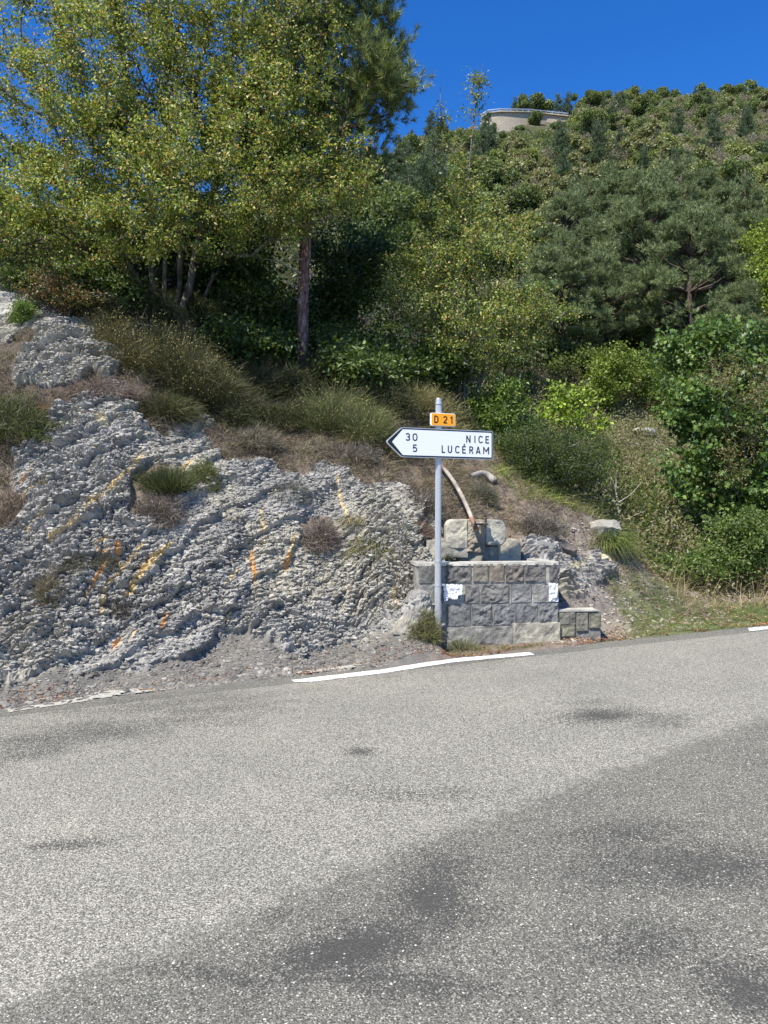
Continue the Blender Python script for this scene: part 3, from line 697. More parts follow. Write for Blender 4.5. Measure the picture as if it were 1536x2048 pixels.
TH = math.radians(7); FE = np.array([math.cos(TH), math.sin(TH), 0]); FN = np.array([-math.sin(TH), math.cos(TH), 0])
FO = np.array([(885 - 768) / F * 8.78, 8.78, 0.0])     # front bottom corner by the post, z = 0
def FT(u, d, z):
    u, d, z = np.broadcast_arrays(u, d, z); return FO + u[..., None] * FE + d[..., None] * FN + z[..., None] * np.array([0, 0, 1.])
def fu(px):      # photo column -> distance along the trough front
    t = (px - 768) / F; return (t * FO[1] - FO[0]) / (FE[0] - t * FE[1])
def fz(py, px=1000):
    u = fu(px); Y = FO[1] + u * FE[1]; return CAMZ - (py - 1024) / F * Y
UE = fu(1115)
ft = thing('stone_trough', 'grey stone block roadside trough with two white painted stones, behind the sign post', 'water trough', tuple(FO + FE * .6))
mb = MB()
mcol = np.array([.33, .315, .28])
slab(mb, FT, -.30, UE - .004, -.001, .16, .02, fz(1126) - .03, mcol, 7, .008, .02)            # mortar wall
slab(mb, FT, UE - .16, UE - .006, .165, .62, .0, fz(1126) - .03, mcol * .8, 8, .008, .04)      # right end wall
slab(mb, FT, -.30, -.14, .165, .62, .0, fz(1126) - .03, mcol * .8, 9, .008, .04)
rows = [((1127.5, 1164), [(838,868),(892,941),(946,976),(979,1007),(1011,1046),(1050,1090),(1099,1115)]),
        ((1168.5, 1205), [(845,869),(885,923),(930,957),(961,1017),(1021,1062),(1066,1096),(1097,1115.5)]),
        ((1208, 1250), [(846,868),(894,940),(943,983),(987,1031),(1034,1074),(1078,1115.5)])]
scol = [[(.15,.145,.135),(.115,.11,.105),(.165,.15,.125),(.17,.145,.12),(.15,.13,.115),(.13,.122,.115),(.10,.098,.095)],
        [(.2,.2,.19),(.22,.22,.22),(.14,.135,.13),(.15,.145,.14),(.17,.168,.165),(.21,.205,.195),(.72,.74,.78)],
        [(.22,.215,.20),(.14,.14,.14),(.14,.14,.14),(.15,.15,.15),(.16,.16,.16),(.17,.17,.168)]]
scol = [[tuple(min(.75, v * (1.22 if v < .5 else 1) * w) for v, w in zip(c_, (.99, 1.0, .985))) for c_ in r_] for r_ in scol]
for i, ((ya, yb), cols_) in enumerate(rows):
    for j, (xa, xb) in enumerate(cols_):
        s_ = i * 10 + j; rough = [.020, .032, .016, .014, .030, .022][(s_ * 7) % 6]
        if xa < 880 and xb < 880: rough = .01
        slab(mb, FT, fu(xa), fu(xb), -.016, .02, fz(yb), fz(ya), scol[i][j], 100 + s_, rough, .013)
# white paint splashed over the left stone of the second course
W0, W1 = fu(885), fu(922); za, zb = fz(1201), fz(1166)
A_, B_ = np.meshgrid(np.linspace(0, 1, 60), np.linspace(0, 1, 50)); rim = np.minimum(np.minimum(A_, 1-A_) * 1.1, np.minimum(B_, 1-B_) * 1.2) + (fbm(A_ * 7, B_ * 7, 3, 4) - .5) * .30
keep = (rim[:-1, :-1] > -.02) & (B_[:-1, :-1] + A_[:-1, :-1] * -.25 + (fbm(A_*6, B_*6, 8, 3)[:-1, :-1] - .5) * .6 > .02)
U_ = W0 + (W1 - W0) * A_; Z_ = za + (zb - za) * B_; dd = -.058 - (fbm(A_ * 5, B_ * 5, 110, 4) - .5) * .05
Wp = FT(U_, dd, Z_).reshape(-1, 3); idx = np.arange(3000).reshape(50, 60)
fcs = np.stack([idx[:-1, :-1], idx[:-1, 1:], idx[1:, 1:], idx[1:, :-1]], -1)[keep]
wall = mb.build('block_wall', M_STONE, ft)
mk('white_paint', Wp, fcs, M_STONE, np.tile([.74, .76, .80], (3000, 1)), parent=wall); bpy.data.objects[-1] if False else None
mb = MB(); slab(mb, FT, fu(886), fu(1024), -.035, .02, -.12, fz(1252), (.24, .232, .21), 201, .02, .02)
slab(mb, FT, fu(1024) + .004, fu(1118), -.04, .02, -.08, fz(1247), (.36, .34, .275), 202, .02, .02)
mb.build('base_course', M_STONE, ft)
mb = MB(); slab(mb, FT, -.31, UE + .008, -.016, .17, fz(1126) - .027, fz(1126) + .012, (.52, .50, .44), 203, .003, .02)
slab(mb, FT, UE - .17, UE + .008, .174, .64, fz(1126) - .027, fz(1126) + .010, (.50, .48, .42), 204, .003, .03)
slab(mb, FT, -.31, -.14, .174, .64, fz(1126) - .027, fz(1126) + .010, (.42, .40, .36), 205, .003, .03)
mb.build('rim', M_CONC, ft)
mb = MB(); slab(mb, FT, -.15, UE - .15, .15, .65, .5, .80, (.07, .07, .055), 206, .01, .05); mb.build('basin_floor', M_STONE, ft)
# stepped back wall and rounded stones
def rounded(mb, T, u0, u1, z0, z1, d0, d1, rb, rt, col, seed, notch=None, n=10, rb0=None, rt0=None):
    """upright stone with rounded corners: rb bottom radius, rt top radius"""
    rb0 = rb if rb0 is None else rb0; rt0 = rt if rt0 is None else rt0
    pts = []
    def arc(cu, cz, r, a0, a1):
        for k in range(n): a = math.radians(a0 + (a1 - a0) * k / (n - 1)); pts.append((cu + r * math.cos(a), cz + r * math.sin(a)))
    arc(u1 - rb, z0 + rb, rb, -90, 0); arc(u1 - rt, z1 - rt, rt, 0, 90); arc(u0 + rt0, z1 - rt0, rt0, 90, 180); arc(u0 + rb0, z0 + rb0, rb0, 180, 270)
    dense = []; pts = np.array(pts)
    for i in range(len(pts)):
        a, b_ = pts[i], pts[(i + 1) % len(pts)]; m_ = max(1, int(np.linalg.norm(b_ - a) / .02))
        for k in range(m_): dense.append(a + (b_ - a) * k / m_)
    pts = dense
    pts = np.array(pts); m = len(pts); c = pts.mean(0); rings = []
    for s_, dd in ((1, d1), (1, d0 + .025), (.975, d0 + .006), (.955, d0)):
        rings.append((c + (pts - c) * s_, dd))
    for s_ in (.86, .76, .66, .56, .46, .36, .26, .14): rings.append((c + (pts - c) * s_, d0 - .002))
    V = []
    for q, dd in rings:
        dsp = (fbm(q[:, 0] * 12 + seed, q[:, 1] * 12, seed, 4) - .5) * .034
        V.append(T(q[:, 0] + dsp * .5, dd + dsp, q[:, 1] + dsp * .3))
    V = np.concatenate(V); k = len(rings); fcs = []
    for r in range(k - 1):
        for i in range(m): fcs.append((r*m + i, r*m + (i+1) % m, (r+1)*m + (i+1) % m, (r+1)*m + i))
    last = V[(k-1)*m:]; V = np.concatenate([V, [last.mean(0)]]); b = (k-1)*m
    for i in range(m): fcs.append((b + i, b + (i+1) % m, len(V) - 1))
    cc_ = np.array(col) * (.8 + .4 * fbm(V[:, 0] * 9, V[:, 2] * 9, seed, 3)[:, None]); mb.add(V, fcs, cc_)
def FTb(d_off):
    return lambda u, d, z: FT(u, np.asarray(d) + d_off, z)
def bu(px, d):   # column -> u at depth offset d
    t = (px - 768) / F; o = FO + FN * d; return (t * o[1] - o[0]) / (FE[0] - t * FE[1])
def bz(py, px, d):
    Y = (FO + FN * d + FE * bu(px, d))[1]; return CAMZ - (py - 1024) / F * Y
D1 = .68; mb = MB()
slab(mb, FT, bu(853, D1), bu(915, D1), D1, D1 + .45, .85, bz(1080, 880, D1), (.42, .39, .32), 301, .03, .03)
slab(mb, FT, bu(915, D1) + .003, bu(1000, D1), D1 + .03, D1 + .45, .85, bz(1094, 940, D1), (.33, .30, .24), 302, .03, .03)
rounded(mb, FT, bu(996, D1), bu(1042, D1), .9, bz(1077, 1015, D1), D1 - .01, D1 + .30, .02, .09, (.36, .33, .26), 303, rt0=.05)
mb.build('back_wall', M_CONC, ft)
D2 = .66; mb = MB(); zt = bz(1039, 950, D2); zl = bz(1092, 950, D2)
rounded(mb, FT, bu(892, D2), bu(935, D2), zl - .03, zt + .005, D2, D2 + .10, .012, .012, (.46, .43, .35), 311, rb0=.07, rt0=.085)
rounded(mb, FT, bu(972, D2), bu(1012, D2), zl + .01, zt, D2, D2 + .10, .09, .10, (.40, .385, .33), 312, rb0=.012, rt0=.012)
rounded(mb, FT, bu(893, D2) + .012, bu(1011, D2) - .012, zl + .0, zt - .008, D2 + .028, D2 + .22, .07, .085, (.36, .33, .27), 315)
slab(mb, FT, bu(933, D2), bu(971, D2), D2 + .015, D2 + .19, zl - .08, zt - .012, (.30, .26, .20), 313, .045, .015)
slab(mb, FT, bu(906, D2), bu(936, D2), D2 + .012, D2 + .18, zl - .14, zl + .16, (.37, .355, .30), 314, .012, .03)
mb.build('headstone', M_CONC, ft)
mb = MB(); zb_ = bz(1050, 950, D2)
box(mb, FT(bu(940, D2), D2 - .115, zb_), FE * .20, FN * .03, (0, 0, .022), (.05, .045, .045)); box(mb, FT(bu(940, D2) + .17, D2 - .084, zb_ + .002), FE * .03, FN * .13, (0, 0, .018), (.05, .045, .045))
box(mb, FT(bu(940, D2) + .17, D2 - .08, zb_ + .026), FE * .025, FN * .02, (0, 0, .06), (.06, .055, .05))
mb.build('bracket', M_RUST, ft)
# low wall at the right
lw = thing('low_stone_wall', 'low grey stone block wall with pale capping, right of the trough', 'low wall', tuple(FT(UE + .25, .15, 0.05)))
mb = MB(); zt_ = fz(1222, 1160); t0 = UE + .015
slab(mb, FT, t0, fu(1203), .03, .20, -.08, zt_ - .01, (.20, .195, .18), 401, .008, .02)
for (xa, xb, ya, yb, s_) in ((1119,1151,1224,1250,1),(1154,1176,1226,1262,2),(1179,1203,1228,1256,3),(1122,1150,1252,1274,4)):
    slab(mb, FT, max(fu(xa), t0 + .004), fu(xb), .006, .034, fz(yb, xa), fz(ya, xa), (.20 + .012 * s_, .192 + .012 * s_, .172), 410 + s_, .016, .013)
mb.build('block_wall', M_STONE, lw)
mb = MB(); slab(mb, FT, t0, fu(1196), .0, .21, zt_ - .006, zt_ + .012, (.50, .48, .42), 420, .004, .02); mb.build('capping', M_CONC, lw)

# ------------------------------------------------------------------ water pipe
def tube(pts, r, sides=10, cap=True, cols=None):
    pts = np.array(pts, float); n = len(pts); T_ = unit(np.gradient(pts, axis=0)); up = np.array([0, 0, 1.]); S = np.cross(T_, up)
    bad = np.linalg.norm(S, axis=1) < .1; S[bad] = (1, 0, 0); S = unit(S); U = np.cross(S, T_); r = np.broadcast_to(r, n)
    ang = np.arange(sides) * 2 * math.pi / sides
    V = (pts[:, None] + r[:, None, None] * (np.cos(ang)[None, :, None] * S[:, None] + np.sin(ang)[None, :, None] * U[:, None])).reshape(-1, 3)
    q = [(i*sides + k, i*sides + (k+1) % sides, (i+1)*sides + (k+1) % sides, (i+1)*sides + k) for i in range(n-1) for k in range(sides)]
    if cap: q.append(tuple(range(sides))); q.append(tuple(range((n-1)*sides, n*sides)))
    return V, q
def smooth_path(ctrl, n=40):
    c = np.array(ctrl, float); t = np.concatenate([[0], np.cumsum(np.linalg.norm(np.diff(c, axis=0), axis=1))]); u = np.linspace(0, t[-1], n)
    p = np.stack([np.interp(u, t, c[:, k]) for k in range(3)], -1)
    for _ in range(6): p[1:-1] = (p[:-2] + 2 * p[1:-1] + p[2:]) / 4
    return p
endp = FT(bu(951, D2 - .13), D2 - .13, bz(1056, 951, D2 - .13))
pp_ = smooth_path([P(770, 815, 12.6), P(800, 848, 12.0), P(845, 888, 11.3), P(878, 925, 10.7), P(905, 958, 10.2), P(926, 995, 9.75), P(940, 1026, 9.5), endp], 50)
mb = MB(); V, q = tube(pp_, .027, 12); kk = np.repeat(np.linspace(0, 1, 50), 12)[:, None]
nz = (fbm(V[:, 0] * 14, V[:, 2] * 14, 500, 3)[:, None])
cc_ = np.where(kk + (nz - .5) * .3 < .62, np.array([[.24, .135, .11]]), np.array([[.34, .295, .25]])); mb.add(V, q, cc_)
pipe = mb.build('water_pipe', M_RUST, smooth=True); tag(pipe, 'curved rust brown water pipe running down the bank to the stone trough', 'pipe')
mb = MB()
i_ = 47; V, q = tube(pp_[i_:i_+3], .031, 12); mb.add(V, q, (.22, .12, .09)); mb.build('pipe_end_collar', M_RUST, pipe)

# ------------------------------------------------------------------ road sign
PO = np.array([(875 - 768) / F * 8.65, 8.65, 0.]); PO[2] = H(PO[0], PO[1]) - .05
sg = thing('road_sign', 'white arrow sign reading NICE and LUCÉRAM with orange D 21 plate on post', 'road sign', tuple(PO))
PTOP = P(877.5, 797, 8.65)
def lathe(mb, a, b_, prof, sides=28, col=(1, 1, 1), flute=0.):
    a = np.array(a); b_ = np.array(b_); L_ = np.linalg.norm(b_ - a); ax = (b_ - a) / L_; S = unit(np.cross(ax, [0, 1., 0])); U = np.cross(S, ax)
    ang = np.arange(sides) * 2 * math.pi / sides; V = []
    for t, r in prof:
        rr_ = r * (1 - flute * (np.arange(sides) % 2)); V.append(a + ax * t * L_ + rr_[:, None] * (np.cos(ang)[:, None] * S + np.sin(ang)[:, None] * U))
    V = np.concatenate(V); n = len(prof)
    q = [(i*sides+k, i*sides+(k+1) % sides, (i+1)*sides+(k+1) % sides, (i+1)*sides+k) for i in range(n-1) for k in range(sides)]
    q.append(tuple(range((n-1)*sides, n*sides))); mb.add(V, q, col)
hgt = np.linalg.norm(PTOP - PO); tcol = 1 - .06 / hgt
mb = MB(); lathe(mb, PO, PTOP, [(0, .0355), (tcol, .0355)], 56, flute=.05); mb.build('post', M_GALV, sg)
mb = MB(); lathe(mb, PO, PTOP, [(tcol - .003, .041), (tcol + .004, .041), (tcol + .006, .0345), (.998, .0335), (1, .031)], 32); mb.build('post_cap', M_GALV, sg, smooth=False)
for zy in (1122, 1170, 1249):
    zz = CAMZ - (zy - 1024) / F * 8.65; c = PO + (PTOP - PO) * ((zz - PO[2]) / (PTOP[2] - PO[2])); mb = MB()
    lathe(mb, c - [0, 0, .013], c + [0, 0, .013], [(0, .0385), (1, .0385)], 28)
    box(mb, c + FE * .03 + FN * .02 - [0, 0, .012], FE * .055, FN * .006, (0, 0, .024), (1, 1, 1)); box(mb, c - FE * .05 + FN * .03 - [0, 0, .010], FE * .13, FN * .02, (0, 0, .020), (1, 1, 1))
    V, q = tube([c + FE * .055 - FN * .01, c + FE * .055 + FN * .12], .008, 8); mb.add(V, q)
    mb.build('clamp_band', M_GALV, sg)
STH = math.radians(21); SE = np.array([math.cos(STH), math.sin(STH), 0]); SN = np.array([-math.sin(STH), math.cos(STH), 0]); SZ = np.array([0, 0, 1.])
def poly_plate(mb, T, pts, d0, d1, col=(1, 1, 1)):
    n = len(pts); V = [T(u, d0, v) for u, v in pts] + [T(u, d1, v) for u, v in pts]
    mb.add(V, [tuple(range(n)), tuple(range(2*n-1, n-1, -1))] + [(i, i + n, (i+1) % n + n, (i+1) % n) for i in range(n)], col)
def round_poly(pts, rad, n=6):
    out = []; m = len(pts)
    for i in range(m):
        p0, p1, p2 = np.array(pts[i-1], float), np.array(pts[i], float), np.array(pts[(i+1) % m], float); r = rad[i] if not np.isscalar(rad) else rad
        a = p1 + (p0 - p1) / np.linalg.norm(p0 - p1) * r; b_ = p1 + (p2 - p1) / np.linalg.norm(p2 - p1) * r
        for t in np.linspace(0, 1, n): out.append(tuple((1-t)**2 * a + 2*t*(1-t) * p1 + t*t * b_))
    return out
# stroke lettering, cap height 1
def arcp(cx, cy, rx, ry, a0, a1, n=10): return [(cx + rx * math.cos(math.radians(a0 + (a1-a0)*k/(n-1))), cy + ry * math.sin(math.radians(a0 + (a1-a0)*k/(n-1)))) for k in range(n)]
GL = {'N': (.56, [[(.07, 0), (.07, 1)], [(.07, .97), (.49, .03)], [(.49, 0), (.49, 1)]]), 'I': (.14, [[(.07, 0), (.07, 1)]]),
 'C': (.54, [arcp(.32, .68, .25, .25, 25, 90, 6) + arcp(.32, .68, .25, .25, 90, 180, 7)[1:] + arcp(.32, .32, .25, .25, 180, 335, 12)]),
 'E': (.50, [[(.07, 0), (.07, 1)], [(.07, .93), (.48, .93)], [(.07, .52), (.43, .52)], [(.07, .07), (.48, .07)]]),
 'L': (.47, [[(.07, 1), (.07, .0)], [(.07, .07), (.46, .07)]]), 'U': (.56, [[(.07, 1), (.07, .3)] + arcp(.28, .29, .21, .22, 180, 360, 12) + [(.49, 1)]]),
 'R': (.56, [[(.07, 0), (.07, 1)], [(.07, .93), (.27, .93)] + arcp(.27, .71, .21, .22, 90, -90, 12) + [(.07, .49)], [(.28, .49), (.50, 0)]]),
 'A': (.62, [[(.06, 0), (.31, 1.)], [(.31, 1.), (.56, 0)], [(.13, .26), (.49, .26)]]),
 'M': (.74, [[(.07, 0), (.07, 1)], [(.07, .96), (.37, .32)], [(.37, .32), (.67, .96)], [(.67, 0), (.67, 1)]]),
 'D': (.56, [[(.07, 0), (.07, 1)], [(.07, .93), (.22, .93)] + arcp(.22, .66, .27, .27, 90, 0, 7) + arcp(.22, .34, .27, .27, 0, -90, 7) + [(.07, .07)]]),
 '3': (.52, [arcp(.25, .72, .20, .21, 155, -70, 12) + [(.21, .53)], [(.21, .53)] + arcp(.25, .285, .215, .22, 80, -155, 14)]),
 '0': (.56, [arcp(.28, .66, .21, .27, 0, 180, 12) + arcp(.28, .34, .21, .27, 180, 360, 12) + [(.49, .66)]]),
 '5': (.52, [[(.46, .93), (.12, .93), (.09, .53), (.15, .58)] + arcp(.25, .33, .215, .265, 105, -150, 14)]),
 '2': (.52, [arcp(.26, .70, .20, .23, 165, -25, 12) + [(.07, .07)], [(.05, .07), (.49, .07)]]),
 '1': (.34, [[(.23, 0), (.23, 1)], [(.23, .97), (.04, .76)]])}
GL['É'] = GL['E']
def glyph(mb, T, ch, u0, v0, h, w=None, sw=.145, d=-.004):
    gw, strokes = GL[ch]; sx = (w / (gw * h)) if w else 1.0; hw = sw * h * .5
    if ch == 'É': strokes = strokes + [[(.20, 1.10), (.34, 1.30)]]
    for si, s_ in enumerate(strokes):
        p = np.array(s_, float); p[:, 0] = u0 + p[:, 0] * h * sx; p[:, 1] = v0 + p[:, 1] * h; m = len(p)
        keep = [0] + [i for i in range(1, m) if np.linalg.norm(p[i] - p[i-1]) > 1e-5]; p = p[keep]; m = len(p); tg = unit(np.diff(p, axis=0)); nr = np.stack([-tg[:, 1], tg[:, 0]], -1)
        off = np.zeros((m, 2)); off[0] = nr[0]; off[-1] = nr[-1]
        for i in range(1, m - 1):
            q_ = nr[i-1] + nr[i]; q_ /= np.linalg.norm(q_) + 1e-9; off[i] = q_ / max(.45, q_ @ nr[i])
        dd = d - .0003 * si; A1 = p + off * hw; B1 = p - off * hw
        V = [T(a[0], dd, a[1]) for a in A1] + [T(a[0], dd, a[1]) for a in B1]
        mb.add(V, [(i, i + 1, m + i + 1, m + i) for i in range(m - 1)])
SC = PO + (PTOP - PO) * .82; SC = np.array([SC[0], SC[1], 0]) - SN * .062
def ST(u, d, v): return SC + SE * u + SN * d + SZ * (2.365 + v)
hw_, hh_ = .66, .163
outer = round_poly([(-hw_, 0), (-.475, -hh_), (hw_, -hh_), (hw_, hh_), (-.475, hh_)], [.03, .03, .025, .025, .03])
mb = MB(); poly_plate(mb, ST, outer, 0, .026); panel = mb.build('direction_panel', M_ALU, sg)
mb = MB(); inb = round_poly([(-hw_ + .012, 0), (-.471, -hh_ + .007), (hw_ - .007, -hh_ + .007), (hw_ - .007, hh_ - .007), (-.471, hh_ - .007)], [.03, .03, .02, .02, .03])
poly_plate(mb, ST, inb, -.002, -.0005); mb.build('border', M_BLACK, panel)
mb = MB(); inw = round_poly([(-.588, 0), (-.462, -hh_ + .022), (hw_ - .022, -hh_ + .022), (hw_ - .022, hh_ - .022), (-.462, hh_ - .022)], [.004, .004, .012, .012, .004])
poly_plate(mb, ST, inw, -.004, -.0025); mb.build('white_face', M_WHITE, panel)
mb = MB(); U = lambda x: -.66 + (x - 105) / 1335 * 1.32 - .012 * math.sin((x - 105) / 1335 * math.pi)
ch_ = .083
for tx, xs_, v in (('NICE', [(1098, 1152), (1201, 1214), (1252, 1303), (1340, 1387)], .061), ('LUCÉRAM', [(792, 835), (868, 922), (960, 1010), (1047, 1095), (1137, 1188), (1219, 1278), (1311, 1387)], -.062),
                   ('30', [(345, 400), (430, 492)], .060), ('5', [(432, 488)], -.062)):
    mb = MB()
    for c_, (xa, xb) in zip(tx, xs_): glyph(mb, ST, c_, U(xa), v - ch_ / 2, ch_, w=U(xb) - U(xa), sw=.155, d=-.0055)
    mb.build('lettering', M_BLACK, panel)
# bracket rails behind the panel
for vz in (.10, -.10):
    mb = MB(); box(mb, ST(-.07, .0262, vz - .015), SE * .14, SN * .012, SZ * .03, (1, 1, 1)); mb.build('rail', M_ALU, sg)
rc = .030; rz = .268
def RT(u, d, v): return ST(u + rc, d, v + rz)
mb = MB(); pl = round_poly([(-.150, -.073), (.150, -.073), (.150, .073), (-.150, .073)], .022); poly_plate(mb, RT, pl, 0, .030); rp = mb.build('route_plate', M_WHITEPL, sg)
mb = MB(); pl = round_poly([(-.143, -.066), (.143, -.066), (.143, .066), (-.143, .066)], .018); poly_plate(mb, RT, pl, -.003, -.0005); mb.build('orange_face', M_ORANGE, rp)
for grp in ((('D', -.114, .052),), (('2', -.004, .052), ('1', .085, .030))):
    mb = MB()
    for c_, u0, w_ in grp: glyph(mb, RT, c_, u0, -.041, .082, w=w_, sw=.17, d=-.0045)
    mb.build('lettering', M_BLACK, rp)

# ------------------------------------------------------------------ rocks, boulder, logs
def rock_mesh(rng, seed, size, sq=(1, .7, .6), n=3, cut=7):
    import bmesh
    bm = bmesh.new(); bmesh.ops.create_icosphere(bm, subdivisions=n, radius=1); V = np.array([v.co[:] for v in bm.verts]); Fc = np.array([[v.index for v in f.verts] for f in bm.faces]); bm.free()
    for _ in range(cut):
        d = rdir(rng, 1)[0]; t = .55 + rng.random() * .3; k = V @ d; V = V - np.maximum(k - t, 0)[:, None] * d
    V = V * (1 + (fbm(V[:, 0] * 2.5 + seed, V[:, 1] * 2.5 + V[:, 2] * 2, seed, 4)[:, None] - .5) * .25)
    return V * np.array(sq) * size, Fc
def rock(name, label, cat, px, py, size, sq, col, seed, rot=0, sink=.3, **kw):
    rng = np.random.default_rng(seed); V, Fc = rock_mesh(rng, seed, size, sq, 4, 9); c, s = math.cos(rot), math.sin(rot)
    V = V @ np.array([[c, 0, s], [0, 1, 0], [-s, 0, c]]); p = on(px, py); V = V + p + [0, 0, size * sq[2] * sink]
    cc_ = np.array(col) * (.8 + .4 * fbm(V[:, 0] * 8, V[:, 2] * 8, seed, 3)[:, None]); o = mk(name, V, Fc, M_STONE, cc_, smooth=False); tag(o, label, cat); return o
rock('boulder', 'large flat grey boulder overhanging the grassy slope right of the trough', 'boulder', 1203, 1070, .34, (1.0, .75, .62), (.38, .36, .31), 5, .22, .1)
rock('rock', 'dark rounded stone lump above the right end of the trough', 'rock', 1124, 1100, .20, (1, .8, .7), (.16, .14, .125), 6, -.3, .2)
rock('rock', 'broken pale grey rock between the trough back and the dark stone lump', 'rock', 1078, 1100, .17, (1.2, .8, .62), (.24, .24, .235), 7, .1, .1)
rock('rock', 'small white rock on the hillside beside the leafy maple', 'rock', 1287, 866, .30, (1.2, .8, .5), (.55, .54, .5), 8, 0, .2)
rock('rock', 'yellowish stone sticking out near the top of the grey cliff', 'rock', 207, 852, .13, (1, .5, .9), (.42, .37, .23), 9, .5, 0)
rng = np.random.default_rng(77)
lg_ = [on(940, 957) + [0, -.05, .02], on(958, 952) + [0, -.05, .05], on(975, 955) + [0, -.05, .05], on(988, 966) + [0, -.08, .02]]
mb = MB(); V, q = tube(smooth_path(lg_, 14), np.linspace(.035, .055, 14), 9); mb.add(V, q); lo_ = mb.build('log', M_DEAD, smooth=True); tag(lo_, 'pale fallen log lying in dry grass above the trough', 'log')

# small stones: talus apron (uncountable)
def stones(name, n, sampler, smin, smax, cols, seed, mat=M_STONE):
    rng = np.random.default_rng(seed); P0 = sampler(rng, n); n = len(P0)
    t = (1 + 5 ** .5) / 2; ico = unit(np.array([(-1,t,0),(1,t,0),(-1,-t,0),(1,-t,0),(0,-1,t),(0,1,t),(0,-1,-t),(0,1,-t),(t,0,-1),(t,0,1),(-t,0,-1),(-t,0,1)], float))
    icf = np.array([(0,11,5),(0,5,1),(0,1,7),(0,7,10),(0,10,11),(1,5,9),(5,11,4),(11,10,2),(10,7,6),(7,1,8),(3,9,4),(3,4,2),(3,2,6),(3,6,8),(3,8,9),(4,9,5),(2,4,11),(6,2,10),(8,6,7),(9,8,1)])
    sz = (smin + (smax - smin) * rng.random(n) ** 3)[:, None, None] * (.6 + .8 * rng.random((n, 1, 3))) * np.array([1.2, 1, .7])
    V = ico[None] * (.75 + .5 * rng.random((n, 12, 1))) * sz + P0[:, None]
    f = (np.arange(n)[:, None, None] * 12 + icf[None]).reshape(-1, 3); col = np.repeat(pal(rng, n, cols, None, .3), 12, 0)
    return tag(mk(name, V.reshape(-1, 3), f, mat, col), kind='stuff')
def s_band(x0, x1, d0, d1, pw=1.):
    def f(rng, n):
        X = x0 + (x1 - x0) * rng.random(n); D = d0 + (d1 - d0) * rng.random(n) ** pw; p, w = surf(X, Ye(X) + D); return p[w < .6]
    return f
gc = [(.21, .20, .18), (.28, .27, .245), (.15, .143, .13), (.23, .20, .165)]
stones('gravel', 26000, s_band(-4.6, .6, .0, 1.5, 1.1), .004, .016, gc, 1)
stones('scree', 900, s_band(-4.4, .5, .05, .8, 1.6), .012, .04, gc, 2)
def s_rock(rng, n):
    X = -4.8 + 5.6 * rng.random(n); D = .5 + 3.9 * rng.random(n); p, w = surf(X, Ye(X) + D); k = w > .9; qx = 768 + p[:, 0] / p[:, 1] * F; qy = 1024 - (p[:, 2] - CAMZ) / p[:, 1] * F      # keep the ochre seams bare
    for pts, wd, kd in seams: k &= segdist(qx, qy, pts)[0] > wd * .9 + 3
    return p[k]
stones('rock_fragments', 36000, s_rock, .009, .030, [(.31, .30, .275), (.25, .245, .225), (.36, .35, .32), (.20, .198, .188)], 4)
stones('scree', 2600, s_band(1.9, 4.8, .1, 2.4), .006, .028, [(.36, .33, .28), (.28, .26, .23), (.42, .38, .32)], 3)
# ------------------------------------------------------------------ big trees
rng = np.random.default_rng(11)
YG = [(.20, .265, .045), (.33, .345, .085), (.14, .21, .035), (.47, .43, .13), (.48, .28, .10), (.09, .14, .025)]
YW = [.30, .24, .21, .10, .06, .09]
def base_at(px, py, dz=-.08):
    b_ = on(px, py); b_[2] += dz; return b_
# left hornbeam with many stems
b0 = base_at(340, 604)
Yt = b0[1]
print('hornbeam base', b0)
st = []
for (bx, ex, ey, eY) in ((-.35, 110, 260, -1.2), (-.22, 235, 60, -.3), (-.08, 330, -40, .3), (.05, 420, 40, -.9), (.2, 520, 120, -.5), (.38, 640, 230, .2), (-.28, 40, 420, -1.6), (.12, 380, 200, 1.4)):
    st.append(stem(rng, b0 + [bx, rng.normal() * .12, 0], ex, ey, Yt + eY, 12, .03, .12))
Yc = Yt - .6
lobes = [lob(330,300,Yc+.7,280,150,1.2,1.2), lob(90,330,Yc-.6,200,150,1.6), lob(60,430,Yc-.9,170,80,1.3), lob(240,230,Yc-.3,210,190,1.7), lob(330,40,Yc,230,200,1.7), lob(520,100,Yc,190,200,1.6), lob(560,250,Yc,170,150,1.5),
         lob(420,330,Yc-.7,220,140,1.5), lob(250,420,Yc-1.1,230,90,1.2), lob(600,390,Yc-.2,150,80,1.2), lob(30,130,Yc-.2,150,130,1.4,.55), lob(130,-20,Yc,160,110,1.4,.8), lob(-120,300,Yc-.5,150,200,1.5,.8),
         lob(420,-180,Yc,260,150,1.6,.7), lob(700,340,Yc,90,70,1.,.8), lob(190,520,Yc-.8,130,40,.8,.9), lob(480,460,Yc-.3,150,50,.9,.8), lob(60,510,Yc-.9,110,50,.8,1.), lob(230,560,Yc-1.1,70,28,.6,1.2), lob(110,545,Yc-1.2,70,30,.6,1.), lob(330,490,Yc-1.2,120,35,.7,.9)]
leafy_tree('hornbeam_tree', 'big many-stemmed yellowing green tree on top of the grey cliff at left', 'tree', b0, st, lobes, 2300, 165000, .050, YG, YW, 21, spread=.095, rt=.0052, step=.2, shell=.55)
